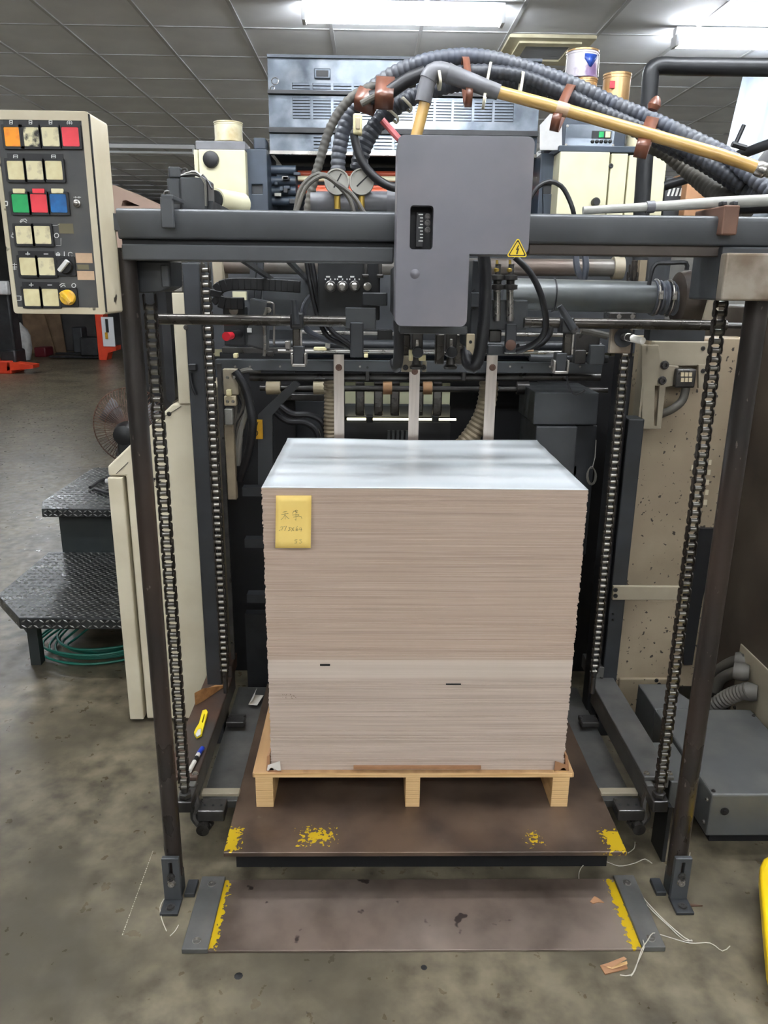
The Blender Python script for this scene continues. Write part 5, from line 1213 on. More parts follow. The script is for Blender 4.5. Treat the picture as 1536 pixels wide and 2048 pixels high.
# valves at the right of the cover
vv = thing('valve_cluster', 'pair of brass-tipped air valves beside the grey cover', 'valves', PY(1010, 640, 1.95))
for x in (994, 1020):
    MB().lathe(PY(x, 580, 1.95), (0, 0, 1), [(0, .008), (.002, .018), (.012, .018), (.014, .010), (.022, .010), (.024, .017), (.034, .017), (.036, .007), (.06, .007)], 18).build('valve_disc', 'dark_steel', vv)
    MB().tube([PY(x, 562, 1.95), PY(x, 548, 1.95), PY(x, 520, 1.95)], .004, 10, rad=[.006, .004, .003]).build('brass_fitting', 'brass', vv)
    MB().lathe(PY(x, 545, 1.95), (0, 0, 1), [(0, .005), (.003, .008), (.008, .008), (.012, .004)], 12).build('brass_nut', 'brass', vv)
    MB().cyl(PY(x, 642, 1.95), PY(x, 580, 1.95), .009, n=12).build('valve_stem', 'steel', vv)
MB().pbox(975, 600, 1055, 660, 1.96, .06).build('block', 'grey_paint', vv, smooth=False, bevel=.003)
MB().pbox(1012, 648, 1033, 706, 1.93, .02).build('drop_arm', 'grey_dark', vv, smooth=False, bevel=.002)
MB().lathe(PY(1021, 690, 1.93), (0, -1, 0), [(0, .013), (.004, .013), (.005, .01)], 20).build('pivot', 'rust', vv)
MB().pbox(978, 660, 1003, 685, 1.97, .03).build('lower_block', 'dark_steel', vv, bevel=.003); MB().pbox(975, 690, 1010, 710, 1.96, .03).build('tab', 'grey_dark', vv, bevel=.003)
MB().tube(spline(hosep([(1030, 514, 1.86), (1060, 545, 1.86), (1082, 590, 1.86), (1092, 640, 1.88), (1085, 672, 1.9), (1060, 692, 1.92), (1033, 702, 1.94)]), .01), .0075, 12).build('air_hose', 'rubber', vv)
MB().tube(spline(hosep([(1100, 640, 2.0), (1098, 668, 2.0), (1075, 690, 2.0), (1036, 694, 1.98)]), .01), .009, 12).build('air_hose', 'rubber', vv)
for k, (x, y) in enumerate(((1152, 525), (1170, 520))):
    MB().tube(spline(hosep([(x, 508, 2.2), (x + 2, 535, 2.2), (x + 12 - 14 * k, 562, 2.22)]), .01), .009, 8).build('cable', 'hose_grey', vv)

# clutter between rod and crossbar on the right
rm = thing('side_lay_unit', 'grey sheet-side guide mechanism under the right rod', 'machine', PY(1180, 740, 2.3))
MB().pbox(1150, 665, 1200, 705, 2.3, .05).build('body', 'dark_steel', rm, bevel=.004)
MB().cyl(PY(1060, 716, 2.32), PY(1215, 718, 2.32), .012, n=14).build('shaft', 'grey_dark', rm)
MB().tube([PY(1162, 660, 2.2), PY(1215, 672, 2.2)], .010, 10).build('lever', 'hose_dust', rm)
MB().pbox(1150, 700, 1172, 728, 2.25, .03).build('adjuster', 'dark_steel', rm, bevel=.003); MB().pbox(1180, 690, 1210, 730, 2.28, .03).build('carriage', 'grey_paint', rm, bevel=.003)
MB().tube(spline(hosep([(1134, 752, 2.2), (1138, 775, 2.2), (1152, 790, 2.2), (1170, 780, 2.2)]), .01), .003, 6).build('wire', 'rubber', rm)

# ================================================================== PRESS BEHIND: louvred cover, pillars, cabinets
YQ = 3.2
pc = thing('press_cover', 'tall blue-grey louvred cover of the printing unit behind the feeder', 'machine cover', (.11, YQ + .2, 1.9))
qx0, qx1 = PY(537, 200, YQ).x, PY(1079, 200, YQ).x
def qz(y): return PY(808, y, YQ).z
cols = [(585, 620), (626, 662), (667, 703), (708, 744), (749, 785), (790, 826), (831, 867), (872, 903), (908, 944), (949, 985), (990, 1028)]
def louvre_panel(y0, y1, groups, nm):
    holes = []
    rows = []
    for gy0, gy1, n, cc in groups:
        for x0, x1 in cc:
            holes.append([(PY(x0, 210, YQ).x, YQ, qz(gy1)), (PY(x1, 210, YQ).x, YQ, qz(gy1)), (PY(x1, 210, YQ).x, YQ, qz(gy0)), (PY(x0, 210, YQ).x, YQ, qz(gy0))]); rows.append((x0, x1, gy0, gy1, n))
    p_ = MB().prism([(qx0, YQ, qz(y1)), (qx1, YQ, qz(y1)), (qx1, YQ, qz(y0)), (qx0, YQ, qz(y0))], (0, .012, 0), holes).build(nm, 'press_grey', pc, smooth=False)
    for x0, x1, gy0, gy1, n in rows:
        h = (gy1 - gy0) / n
        for k in range(n):
            a_ = PY(x0, gy0, YQ).x; b_ = PY(x1, gy0, YQ).x
            zt_ = qz(gy0 + k * h); zb_ = qz(gy0 + (k + .68) * h)
            MB().add([(a_, YQ + .002, zt_), (b_, YQ + .002, zt_), (b_, YQ + .002, zb_), (a_, YQ + .002, zb_), (a_, YQ + .005, zt_), (b_, YQ + .005, zt_), (b_, YQ + .005, zb_), (a_, YQ + .005, zb_)],
                     [(0, 1, 2, 3), (4, 5, 6, 7), (0, 1, 5, 4), (3, 2, 6, 7), (0, 3, 7, 4), (1, 2, 6, 5)]).build('slat', 'press_grey', p_, smooth=False)
    return p_
tp_ = louvre_panel(118, 186, [(169, 182, 2, cols)], 'top_panel')
MB().pbox(628, 136, 661, 157, YQ - .012, .012).build('handle_frame', 'press_grey', tp_, bevel=.004); MB().pbox(632, 140, 657, 154, YQ - .0125, .004).build('handle_recess', 'black_plastic', tp_, bevel=.002)
for x, y, r_ in ((550, 162, 7), (545, 176, 4)): MB().tube([PY(x + r_ * math.cos(i * .63), y + r_ * math.sin(i * .63), YQ - .001) for i in range(10)], .0015, 4, closed=True).build('ring_mark', 'steel', tp_)
louvre_panel(194, 260, [(199, 241, 7, cols)], 'middle_panel')
louvre_panel(271, 306, [(270.5 + 2, 300, 4, cols[1:])], 'lower_panel')
for y0, y1 in ((186, 193), (260, 270)): MB().box(qx0, qx1, YQ - .02, YQ + .01, qz(y1), qz(y0)).build('ledge', 'black_paint', pc, smooth=False)
MB().box(qx0, qx1, YQ - .01, YQ + .01, qz(120), qz(114)).build('top_edge', 'press_blue', pc, smooth=False)
MB().box(qx0, qx1, YQ - .015, YQ + .012, qz(313), qz(306)).build('bottom_rail', 'steel', pc, smooth=False)
MB().box(qx0 + .005, qx1 - .005, YQ + .03, YQ + .5, qz(306), qz(118)).build('core', 'void', pc, smooth=False)
# lower opening with rollers
iu = thing('inking_unit', 'dark inking unit with orange rollers below the louvred cover', 'machine', (.11, YQ + .2, 1.2))
MB().box(qx0 - .02, qx1 + .02, YQ + .30, YQ + .32, 1.36, qz(313)).build('back_plate', 'press_blue', iu, smooth=False)
MB().box(qx0 - .02, qx1 + .02, YQ + .10, YQ + .30, 1.3, 1.50).build('base_block', 'press_blue', iu, smooth=False)
MB().box(qx0 - .02, qx1 + .02, 3.2, 3.9, 0, 1.299).build('unit_base', 'press_blue', iu, smooth=False)
for y, Y, r_, m in ((348, 3.3, 6, 'ink_roller'), (357, 3.28, 5, 'cream_press'), (374, 3.3, 4, 'ink_roller'), (382, 3.27, 5, 'ink_roller')):
    MB().cyl(PY(596, y, Y), PY(1070, y + 3, Y), px2m(r_, Y), n=16).build('roller', m, iu)
for y in (340, 362, 382, 402):
    MB().cyl(PY(538, y, YQ + .03), PY(592, y, YQ + .03), px2m(8, YQ), n=16).build('roller_bearing', 'press_blue', iu)
for k in range(9):
    rr = random.Random(60 + k); x, y = 545 + rr.uniform(0, 45), 332 + rr.uniform(0, 70)
    MB().pbox(x, y, x + rr.uniform(5, 14), y + rr.uniform(5, 10), YQ - .01, .03).build('linkage', rr.choice(('black_paint', 'press_blue', 'wire_grey')), iu, bevel=.002)
for x0, x1, y in ((575, 795, 398),):
    MB().cyl(PY(622, 402, 2.95), PY(782, 402, 2.95), px2m(17, 2.95), n=24).build('drive_cylinder', 'sleeve_grey', iu)
    MB().cyl(PY(774, 400, 2.95), PY(790, 400, 2.95), px2m(20, 2.95), n=24).build('cylinder_end', 'sleeve_grey', iu)
for s, x0, x1, xr0, xr1, lb in ((-1, 493, 535, 503, 525, 'left'), (1, 1079, 1121, 1086, 1107, 'right')):
    t = thing('press_pillar', 'blue-grey side pillar with square recess at the %s of the inking unit' % lb, 'machine frame', (PY((x0 + x1) / 2, 420, 3.1).x, 3.15, 1.2))
    a0, a1 = PY(x0, 360, 3.1).x, PY(x1, 360, 3.1).x
    MB().prism([(a0, 3.1, 1.2), (a1, 3.1, 1.2), (a1, 3.1, PY(510, 298, 3.1).z), (a0, 3.1, PY(510, 298, 3.1).z)], (0, .3, 0), [[PY(xr0, 388, 3.1), PY(xr1, 388, 3.1), PY(xr1, 369, 3.1), PY(xr0, 369, 3.1)]]).build('column', 'press_blue', t, smooth=False, bevel=.003)
    MB().pbox(xr0 - 1, 368, xr1 + 1, 389, 3.112, .02).build('recess', 'grey_dark', t, smooth=False)
    MB().pbox(x0 + 14, 275, x1 - 4, 299, 3.15, .1).build('top_bracket', 'press_blue', t, smooth=False, bevel=.004)
lc = thing('press_cabinet', 'cream side cabinet with black round knob left of the inking unit', 'cabinet', (PY(445, 420, 3.05).x, 3.2, 1.2))
a0, a1, zt_ = PY(399, 360, 3.05).x, PY(492, 360, 3.05).x, PY(445, 299, 3.05).z
MB().box(a0, a1, 3.05, 3.5, 1.2, zt_).build('body', 'cream_press', lc, smooth=False, bevel=.004)
MB().box(PY(389, 360, 3.05).x, a0 - .003, 3.06, 3.5, 1.2, zt_).build('side_strip', 'cream_press', lc, smooth=False, bevel=.002)
MB().box(a0 - .01, a1, 3.06, 3.5, zt_, zt_ + .03).build('top_slab', 'sleeve_grey', lc, smooth=False, bevel=.003)
MB().box(a0 - .02, a1, 3.16, 3.9, 0, 1.199).build('base', 'press_blue', lc, smooth=False)
MB().lathe(PY(422, 319, 3.05), (0, -1, 0), [(0, px2m(15, 3.05)), (.012, px2m(14, 3.05)), (.016, px2m(10, 3.05))], 24).build('round_knob', 'black_plastic', lc)
rc2 = thing('press_cabinet', 'cream three-panel side cabinet right of the inking unit', 'cabinet', (PY(1225, 420, 3.0).x, 3.2, 1.2))
zt_ = PY(1200, 304, 3.0).z
for k, (x0, x1) in enumerate(((1117, 1216), (1219, 1252), (1255, 1330))):
    MB().box(PY(x0, 360, 3.0).x, PY(x1, 360, 3.0).x, 3.0, 3.5, 1.2, zt_ - .004 * k).build('door_panel', 'cream_press', rc2, smooth=False, bevel=.003)
MB().box(PY(1115, 360, 3.0).x, PY(1332, 360, 3.0).x, 3.01, 3.5, zt_ + .001, zt_ + .022).build('lid', 'press_blue', rc2, smooth=False, bevel=.003)
MB().box(PY(1117, 360, 3.0).x, PY(1330, 360, 3.0).x, 3.16, 3.9, 0, 1.199).build('base', 'press_blue', rc2, smooth=False)
bolt(rc2, PY(1222, 332, 3.0), .007, m='black_plastic'); MB().lathe(PY(1189, 405, 3.0), (0, -1, 0), [(0, .014), (.02, .016), (.03, .012)], 14).build('knob', 'black_plastic', rc2)
# grey operator box on it
gb = thing('operator_box', 'grey operator box with green and amber buttons on the press cabinet', 'control box', (PY(1187, 298, 3.05).x, 3.1, zt_ + .022))
MB().box(PY(1124, 265, 3.05).x, PY(1252, 265, 3.05).x, 3.05, 3.3, zt_ + .022, PY(1187, 215, 3.05).z).build('case', 'press_blue', gb, smooth=False, bevel=.004)
MB().pbox(1131, 249, 1229, 294, 3.046, .004).build('front_plate', 'press_grey', gb, smooth=False, bevel=.001)
MB().pbox(1184, 262, 1223, 277, 3.043, .003).build('button_base', 'black_plastic', gb, smooth=False)
MB().pbox(1198, 263, 1208, 275, 3.040, .004).build('green_button', 'btn_green', gb, bevel=.001); MB().pbox(1211, 263, 1221, 275, 3.040, .004).build('amber_button', 'btn_cream', gb, bevel=.001)
for k in range(5): MB().lathe(PY(1185 + 8.8 * k, 283, 3.046), (0, -1, 0), [(0, .007), (.006, .006), (.008, .003)], 12).build('small_knob', 'black_plastic', gb)
for x, y in ((1135, 252), (1132, 290), (1226, 291)): bolt(gb, PY(x, y, 3.046), .004, m='steel')
tag(MB().prism([PY(1080, 300, 3.03), PY(1124, 300, 3.03), PY(1124, 228, 3.03), PY(1100, 228, 3.03), PY(1080, 250, 3.03)], (0, .01, 0)).build('plastic_sheet', 'sack', smooth=False), 'grey-white sheet propped beside the operator box', 'sheet')

# tins
def tin(x0, x1, ytop, ybot, Y, m, label, handle=False, rim='tin_gold'):
    xm = (x0 + x1) / 2; b_ = PY(xm, ybot, Y); t_ = PY(xm, ytop, Y); h = t_.z - b_.z; r_ = px2m((x1 - x0) / 2, Y)
    t = thing('ink_tin', label, 'tin', b_)
    MB().lathe(b_, (0, 0, 1), [(0, r_ * .96), (.002, r_), (h * .12, r_), (h * .125, r_ * .97), (h * .86, r_ * .97), (h * .865, r_), (h * .90, r_), (h * .905, r_ * .98), (h * .95, r_ * .98)], 32).build('can', m, t)
    MB().lathe(b_ + Vector((0, 0, h * .95)), (0, 0, 1), [(0, r_ * 1.02), (h * .06, r_ * 1.02), (h * .065, r_ * .93), (h * .03, r_ * .9)], 32).build('lid', rim, t)
    return t, b_, h, r_
zt0 = zt_ + .022
t, b_, h, r_ = tin(1204, 1254, 150, 216, 3.15, 'tin_gold', 'plain gold ink tin on the operator box beside the stacked tin')
MB().box(b_.x - r_ * .75, b_.x - r_ * .4, 3.15 - r_ * 1.0, 3.15 - r_ * .88, b_.z + h * .5, b_.z + h * .72).build('red_label', 'red_plastic', t)
t, b_, h, r_ = tin(1138, 1188, 160, 216, 3.15, 'tin_gold', 'gold ink tin under the blue-labelled tin on the operator box')
MB().box(b_.x + r_ * .1, b_.x + r_ * .6, 3.15 - r_ * 1.0, 3.15 - r_ * .9, b_.z + h * .3, b_.z + h * .6).build('red_label', 'red_plastic', t)
t, b_, h, r_ = tin(1133, 1190, 104, 160, 3.15, 'tin_label_pale', 'gold-rimmed ink tin with blue emblem on top of another tin')
lbm = MB(); vs = []; fs = []
for k in range(9):
    an = -math.pi / 2 - .1 + (k / 8) * .95; w = 1 - abs(k / 8 - .45) * 1.4
    for zz_ in (.80, .80 - .5 * max(.15, w)): vs.append((b_.x + r_ * 1.0 * math.cos(an), 3.15 + r_ * 1.0 * math.sin(an), b_.z + h * zz_))
for k in range(8): fs.append((2 * k, 2 * k + 1, 2 * k + 3, 2 * k + 2))
o = lbm.add(vs, fs).build('blue_emblem', 'tin_label', t); q = o.modifiers.new('t', 'SOLIDIFY'); q.thickness = .001
MB().tube([(b_.x + r_ * 1.03 * math.cos(an), 3.15 + r_ * 1.03 * math.sin(an) * .9, b_.z + h * (.9 - .75 * max(0, math.sin(-an)) * 0)) for an in [math.pi * k / 12 for k in range(13)]], .002, 6).build('wire_handle', 'steel', t)
for s in (-1, 1): MB().cyl((b_.x + s * r_ * 1.02, 3.14, b_.z + h * .9), (b_.x + s * r_ * 1.05, 3.14, b_.z + h * .1), .002, n=6).build('handle_drop', 'steel', t)
tin(1252, 1290, 272, 303, 3.1, 'tin_white', 'low pale tin half hidden behind the black guard pipe', rim='tin_white')
tin(432, 484, 246, 286, 3.2, 'tin_white', 'cream paint-spattered tin on the left press cabinet', rim='tin_white')

# black guard pipe frame
gpf = thing('guard_pipe', 'black bent guard pipe rising behind the feeder to the right edge', 'guard rail', PY(1283, 430, 2.5))
MB().tube([PY(1280, 560, 2.5), PY(1283, 420, 2.5)] + spline([PY(1300, 170, 2.5), PY(1302, 146, 2.5), PY(1308, 136, 2.5), PY(1322, 132, 2.5), PY(1350, 133, 2.5)], .01) + [PY(1700, 137, 2.5)], px2m(15, 2.5), 20).build('pipe', 'black_paint', gpf)
# things at the right behind the hoses
t = thing('brown_carton', 'brown carton beside the striped dark box, far right behind the hoses', 'carton', PY(1400, 430, 3.0))
MB().pbox(1371, 352, 1432, 440, 3.0, .2).build('carton', 'cardboard', t, bevel=.003)
MB().pbox(1372, 345, 1430, 353, 2.99, .2).build('carton_flap', 'cardboard', t, bevel=.002)
tb2 = thing('striped_box', 'dark box with slanted pale stripes behind the black pipe', 'box', PY(1348, 430, 3.05))
MB().pbox(1328, 355, 1365, 440, 3.05, .2).build('case', 'grey_dark', tb2, bevel=.003)
for k in range(4): MB().prism([PY(1334 + 8 * k, 392, 3.047), PY(1338 + 8 * k, 392, 3.047), PY(1343 + 8 * k, 376, 3.047), PY(1339 + 8 * k, 376, 3.047)], (0, .003, 0)).build('stripe', 'white_print', tb2, smooth=False)
t = thing('support_tube', 'black diagonal tube with clamp at the right edge', 'tube', PY(1500, 310, 2.4))
MB().tube([PY(1330, 372, 2.6), PY(1400, 350, 2.55), PY(1478, 310, 2.4), PY(1560, 280, 2.3)], .014, 12).build('tube', 'black_paint', t)
MB().tube([PY(1488, 250, 2.35), PY(1470, 290, 2.35)], .006, 8).build('handle', 'black_paint', t); MB().tube([PY(1464, 288, 2.35), PY(1492, 296, 2.35)], .008, 8).build('clamp', 'black_paint', t)
t = thing('grey_hood', 'curved grey machine hood at the right edge behind the amber tube', 'machine cover', PY(1530, 420, 2.45))
MB().lathe(PY(1535, 355, 2.45), (1, .2, 0), [(0, .06), (.01, .09), (.05, .105), (.3, .11)], 24).build('hood', 'sleeve_grey', t)

# ================================================================== HOSES
hb = thing('hose_bundle', 'bundle of dark corrugated hoses arching over the feeder, tied with tape', 'hoses', PY(690, 420, 2.1))
def H(pl_, rpx, pitch, m='hose_grey', dep=.12, n=14):
    Ym = sum(p[2] for p in pl_) / len(pl_)
    return ribbed(MB(), hosep(pl_), px2m(rpx, Ym), pitch, dep, n).build('hose', m, hb)
H([(614, 432, 2.1), (620, 395, 2.1), (628, 360, 2.1), (641, 317, 2.1), (658, 262, 2.1), (683, 217, 2.1), (720, 184, 2.1), (770, 170, 2.1), (830, 165, 2.12)], 9, .014, 'hose_dust', .16)
H([(676, 345, 2.15), (678, 305, 2.15), (690, 252, 2.15), (715, 206, 2.15), (752, 172, 2.14), (800, 142, 2.12), (860, 121, 2.1), (930, 113, 2.1), (1000, 122, 2.1), (1080, 146, 2.1), (1150, 172, 2.1), (1220, 205, 2.1), (1300, 238, 2.08), (1380, 275, 2.04), (1450, 310, 2.0), (1500, 350, 1.95), (1560, 395, 1.9)], 15, .015, 'hose_grey', .13)
H([(716, 340, 2.2), (726, 298, 2.2), (748, 256, 2.2), (790, 214, 2.2), (840, 186, 2.2), (900, 168, 2.2), (970, 158, 2.18), (1060, 168, 2.16), (1150, 200, 2.15), (1240, 240, 2.14), (1330, 285, 2.12), (1410, 325, 2.08), (1490, 375, 2.0), (1530, 395, 1.95)], 17, .015, 'hose_dark', .12)
H([(880, 150, 2.06), (960, 143, 2.06), (1040, 152, 2.06), (1120, 184, 2.06), (1200, 222, 2.06), (1290, 262, 2.05), (1370, 300, 2.03), (1440, 340, 2.0), (1490, 372, 1.98)], 13, .014, 'hose_dark', .12)
H([(900, 132, 2.14), (980, 131, 2.16), (1060, 142, 2.18), (1140, 178, 2.18), (1200, 208, 2.18)], 10, .012, 'hose_grey', .12)
H([(1300, 285, 2.2), (1340, 305, 2.2), (1380, 340, 2.18), (1420, 375, 2.12), (1458, 402, 2.05), (1500, 425, 2.0)], 19, .015, 'hose_dust', .08)
MB().tube(spline(hosep([(740, 196, 2.06), (775, 186, 2.06), (815, 160, 2.06), (850, 145, 2.06)]), .01), px2m(12, 2.06), 14).build('smooth_sleeve', 'rubber', hb)
MB().tube(spline(hosep([(722, 208, 2.05), (745, 195, 2.05), (770, 186, 2.05)]), .01), px2m(6, 2.05), 10).build('thin_hose', 'hose_dust', hb)
MB().tube(spline(hosep([(708, 268, 2.0), (712, 290, 2.0), (725, 325, 2.0), (750, 355, 2.0), (778, 372, 2.0), (800, 376, 1.98)]), .01), px2m(8, 2.0), 12).build('smooth_hose', 'rubber', hb)
MB().tube(spline(hosep([(764, 240, 2.0), (780, 258, 2.0), (800, 280, 1.98)]), .01), px2m(6, 2.0), 10).build('red_hose', 'dull_red', hb)
MB().pbox(706, 226, 724, 268, 1.98, .03).build('connector', 'btn_cream', hb, bevel=.004); MB().pbox(711, 234, 720, 258, 1.975, .01).build('connector_key', 'roller_beige', hb, bevel=.002)
def wrap(p0, Y0, p1, Y1, wpx, m, nm, dep=.05, thick=.003):      # band from p0 down to p1, its back buried in the hoses
    a_, b_ = PY(p0[0], p0[1], Y0), PY(p1[0], p1[1], Y1); d = (b_ - a_).normalized(); f_ = d.cross(Vector((1, 0, 0))); f_ = f_ if f_.y > 0 else -f_
    f_ = (f_ - d * f_.dot(d)).normalized(); n_ = d.cross(f_); w = px2m(wpx, Y1) / 2; L = (b_ - a_).length; N_ = 24
    c_ = (a_ + b_) / 2 + f_ * dep / 2; vs = []; fs = []
    for k in range(N_):
        an = 2 * math.pi * k / N_
        q_ = c_ + d * (L / 2 * math.copysign(abs(math.cos(an)) ** .5, math.cos(an))) + f_ * (dep / 2 * math.copysign(abs(math.sin(an)) ** .5, math.sin(an)))
        vs += [q_ - n_ * w, q_ + n_ * w]
    for k in range(N_): fs.append((2 * k, 2 * k + 1, (2 * k + 3) % (2 * N_), (2 * k + 2) % (2 * N_)))
    o = MB().add(vs, fs).build(nm, m, hb, ang=60); q = o.modifiers.new('t', 'SOLIDIFY'); q.thickness = thick; return o
wrap((1146, 160), 2.05, (1114, 229), 1.928, 17, 'tape_brown', 'tape_wrap')
wrap((1309, 226), 2.02, (1288, 281), 1.90, 24, 'tape_brown', 'tape_wrap')
wrap((772, 146), 2.09, (768, 186), 2.03, 34, 'tape_brown', 'tape_wrap')
wrap((740, 172), 2.09, (726, 202), 2.07, 36, 'tape_brown', 'tape_wrap')
wrap((931, 104), 2.07, (940, 180), 1.932, 13, 'tape_brown', 'tape_wrap')
for p0, Y0, p1, Y1 in (((983, 116), 2.06, (969, 192), 1.93), ((1048, 138), 2.03, (1041, 186), 2.01), ((876, 128), 1.945, (882, 164), 1.93), ((803, 192), 2.165, (824, 214), 2.16), ((775, 216), 2.17, (797, 236), 2.165)):
    wrap(p0, Y0, p1, Y1, 5, 'tie_white', 'cable_tie', .04, .002)
MB().lathe(PY(1305, 220, 2.02), (.3, 0, 1), [(0, .012), (.01, .016), (.022, .012), (.03, .006)], 10).build('tape_knot', 'tape_brown', hb)
# stray cables at the gauges
for k, pl_ in enumerate(([(590, 425, 1.95), (600, 380, 1.95), (625, 352, 1.95), (650, 350, 1.95), (680, 375, 1.95), (700, 400, 1.95), (708, 425, 1.95)], [(592, 428, 1.92), (612, 375, 1.92), (645, 352, 1.92), (672, 366, 1.92), (705, 390, 1.92), (728, 425, 1.92)])):
    tag(MB().tube(spline(hosep(pl_), .01), .005, 8).build('loop_cable', 'hose_dust'), ('thin grey cable arched in front of the gauges, left one', 'thin grey cable arched in front of the gauges, right one')[k], 'cable')
tag(MB().tube(spline(hosep([(1060, 398, 1.8), (1075, 375, 1.8), (1098, 363, 1.8), (1122, 372, 1.8), (1138, 398, 1.8), (1148, 430, 1.8), (1150, 470, 1.85)]), .01), .005, 10).build('loop_cable', 'rubber'), 'black cable arched out of the right side of the grey cover', 'cable')
# amber tube with grey elbow
at = thing('amber_pipe', 'translucent amber plastic pipe with grey elbow running over the feeder', 'pipe', PY(830, 270, 1.96))
MB().cyl(PY(829, 285, 1.96), PY(851, 200, 1.96), px2m(10.5, 1.96), n=20).build('short_tube', 'amber_tube', at)
MB().tube([PY(846, 205, 1.96), PY(853, 172, 1.96), PY(858, 155, 1.96)], px2m(15, 1.96), 20).build('elbow_leg', 'sleeve_grey', at)
MB().tube(spline([PY(856, 160, 1.96), PY(864, 146, 1.96), PY(880, 142, 1.96), PY(900, 148, 1.96)], .008), px2m(16, 1.96), 20).build('elbow', 'sleeve_grey', at)
MB().tube([PY(895, 147, 1.96), PY(905, 150, 1.96), PY(998, 185, 1.955)], px2m(15, 1.96), 20, rad=[px2m(18, 1.96), px2m(16, 1.96), px2m(13, 1.96)]).build('sleeve', 'sleeve_grey', at)
MB().tube(spline([PY(996, 184, 1.955), PY(1120, 217, 1.95), PY(1300, 269, 1.92), PY(1440, 310, 1.88), PY(1515, 336, 1.85)], .03), px2m(11, 1.92), 20).build('long_tube', 'amber_tube', at)
MB().lathe(PY(1512, 335, 1.85), (PY(1545, 347, 1.84) - PY(1512, 335, 1.85)), [(0, .015), (.006, .017), (.02, .017), (.026, .012), (.06, .012)], 16).build('end_fitting', 'steel', at)
MB().tube([PY(1112, 215, 1.951), PY(1136, 222, 1.949)], px2m(12, 1.95), 16).build('tape_patch', 'label_peach', at)
# pale conduit lying on the right beam
cd_ = thing('pale_conduit', 'pale grey conduit lying along the top of the right beam', 'conduit', PY(1300, 425, 1.66))
MB().tube([PY(1166, 421, 1.64), PY(1300, 414, 1.64), PY(1440, 405, 1.64), PY(1600, 398, 1.63)], .009, 14, rad=[.0075, .009, .011, .012]).build('tube', 'conduit', cd_)
MB().cyl(PY(1292, 414.5, 1.64), PY(1308, 413.5, 1.64), .0115, n=14).build('band', 'sleeve_grey', cd_)
MB().tube([PY(1440, 412, 1.70), PY(1640, 404, 1.70)], .018, 14).build('black_pipe', 'rubber', cd_)

# pressure gauges
for k, x in enumerate((674, 723)):
    Yg = 2.02; c = PY(x, 364, Yg); R_ = px2m(23.5, Yg)
    t = thing('pressure_gauge', 'round white pressure gauge, %s of two above the left beam' % ('left' if k == 0 else 'right'), 'gauge', c + Vector((0, 0, -R_)))
    MB().lathe(c + Vector((0, .03, 0)), (0, -1, 0), [(0, R_ * .95), (.03, R_), (.036, R_), (.038, R_ * .96), (.038, R_ * .88), (.032, R_ * .87)], 32).build('case', 'wire_grey', t)
    MB().lathe(c + Vector((0, .001, 0)), (0, -1, 0), [(0, R_ * .87), (.001, R_ * .87)], 32).build('dial', 'gauge_face', t)
    an = math.radians(42 if k else 60)
    MB().obox(c + Vector((math.cos(an) * R_ * .1, -.003, math.sin(an) * R_ * .1)), (math.cos(an) * R_ * .6, 0, math.sin(an) * R_ * .6), (0, .0006, 0), (-math.sin(an) * .0016, 0, math.cos(an) * .0016)).build('needle', 'ink_black', t, smooth=False)
    mb = MB()
    for i in range(11):
        an = math.radians(225 - 27 * i); u = Vector((math.cos(an), 0, math.sin(an))); mb.bar(c + u * R_ * .70 + Vector((0, -.0008, 0)), c + u * R_ * .82 + Vector((0, -.0008, 0)), .0012, .0004)
    mb.build('scale_marks', 'ink_black', t, smooth=False)
    MB().cyl(c + Vector((0, .01, -R_)), c + Vector((0, .01, -R_ - .03)), .008).build('stem', 'brass', t)
mf = thing('gauge_manifold', 'grey round manifold carrying the two pressure gauges', 'manifold', PY(700, 430, 2.05))
MB().cyl(PY(622, 404, 2.05), PY(776, 404, 2.05), px2m(17, 2.05), n=24).build('body', 'sleeve_grey', mf); MB().cyl(PY(774, 402, 2.05), PY(792, 402, 2.05), px2m(22, 2.05), n=24).build('end_flange', 'sleeve_grey', mf)

# ================================================================== FLOOR LITTER
def chips(pts, z, h, name, m, label, cat='wood chip'):
    return tag(MB().prism([PZ(x, y, z) for x, y in pts], (0, 0, h)).build(name, m, smooth=False), label, cat)
chips([(1180, 1804), (1189, 1793), (1196, 1797), (1208, 1806), (1196, 1805), (1186, 1808)], .0065, .002, 'wood_chip', 'cardboard', 'small torn tan chip lying on the rusty floor plate')
chips([(1348, 1803), (1372, 1809), (1405, 1813), (1375, 1814), (1352, 1808)], .0005, .004, 'bark_sliver', 'rust', 'thin brown sliver on the floor beside the right post foot', 'sliver')
t = thing('folded_card', 'small folded piece of tan card on the floor right of the plate', 'card', PZ(1228, 1935, 0))
q = [PZ(x, y, .001) for x, y in ((1200, 1933), (1210, 1950), (1255, 1938), (1252, 1926))]
MB().prism(q, (0, 0, .003)).build('lower_leaf', 'cardboard', t, smooth=False)
MB().add([q[0] + Vector((0, 0, .004)), PZ(1222, 1936, .006), PZ(1254, 1918, .03), PZ(1248, 1913, .03), PZ(1215, 1926, .012)], [(0, 1, 2, 3, 4)]).build('upper_leaf', 'cardboard', t, smooth=False)
MB().add([PZ(1212, 1934, .006), PZ(1225, 1938, .006), PZ(1255, 1928, .014), PZ(1254, 1922, .014)], [(0, 1, 2, 3)]).build('middle_leaf', 'wood', t, smooth=False)
def twine(pl_, label, r=.0012, z=.002):
    tag(MB().tube(spline([PZ(x, y, zz_) for x, y, zz_ in [(p + (z,))[:3] for p in pl_]], .01), r, 5).build('twine', 'twine'), label, 'string')
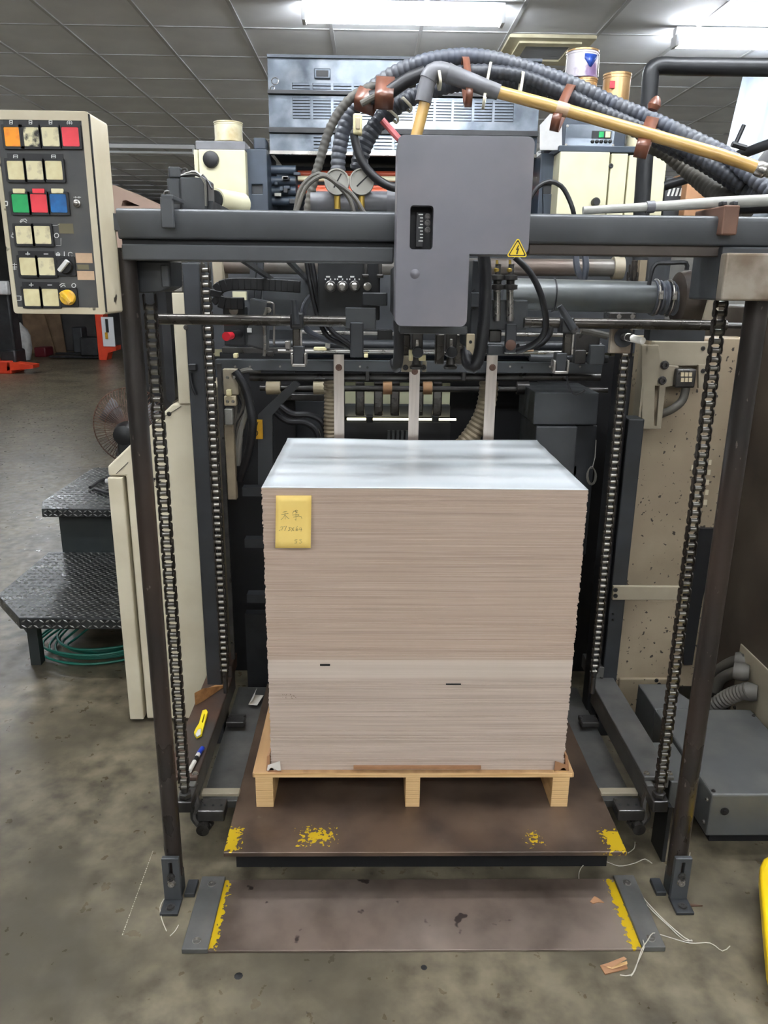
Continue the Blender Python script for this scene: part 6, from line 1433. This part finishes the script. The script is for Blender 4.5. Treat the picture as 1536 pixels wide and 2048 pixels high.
twine([(1262, 1764), (1290, 1800), (1330, 1842), (1370, 1876), (1385, 1882)], 'white twine running from the plate corner across the floor', .0016)
twine([(1264, 1768), (1296, 1812), (1335, 1850), (1368, 1880), (1384, 1880)], 'second white twine beside the one from the plate corner', .0014)
twine([(1176, 1729), (1205, 1722), (1238, 1732), (1270, 1726), (1290, 1718), (1304, 1727)], 'wavy white twine on the floor under the lift plate corner')
twine([(1256, 1706), (1268, 1697), (1270, 1684)], 'short white twine at the right corner of the lift plate')
twine([(1370, 1725), (1378, 1716), (1380, 1705)], 'short white twine behind the right post bracket')
twine([(1158, 1763), (1158, 1745), (1165, 1732), (1176, 1727)], 'thin white twine loop before the lift plate front edge')
twine([(1262, 1952), (1270, 1940), (1283, 1900, .016), (1296, 1880, .017), (1306, 1866, .016), (1330, 1872), (1380, 1886), (1420, 1886), (1445, 1902), (1460, 1892)], 'loose pale twine trailing over the plate corner and floor')
twine([(1240, 1950), (1262, 1950), (1275, 1925), (1288, 1895, .016), (1286, 1880, .016)], 'pale twine ending beside the folded tan card')
twine([(328, 1798), (320, 1815), (324, 1840), (333, 1862)], 'thin white twine on the floor at the left post foot')
twine([(340, 1872), (350, 1862), (357, 1850)], 'short white thread on the floor left of the plate')
mb = MB(); a_ = PZ(306, 1702, 0); b_ = PZ(244, 1872, 0)
rr = random.Random(9)
for k in range(40):
    u = k / 40; q0 = a_.lerp(b_, u); q1 = a_.lerp(b_, u + .02 * rr.uniform(.5, 1)); mb.bar(q0 + Vector((0, 0, .0004)), q1 + Vector((0, 0, .0004)), .002 * rr.uniform(.4, 1.2), .0006)
tag(mb.build('chalk_line', 'twine', smooth=False), 'broken white line scraped on the floor left of the post', 'floor line')
for (x, y, s) in ((477, 1952, 8), (848, 1935, 6)):
    tag(MB().lathe(PZ(x, y, 0), (0, 0, 1), [(0, px2m(s, 1.9)), (.0006, px2m(s * .9, 1.9)), (.0008, .001)], 9).build('oil_spot', 'ink_black'), 'black oil spot on the floor in front of the plate, %s one' % ('left' if x < 600 else 'right'), 'stain')
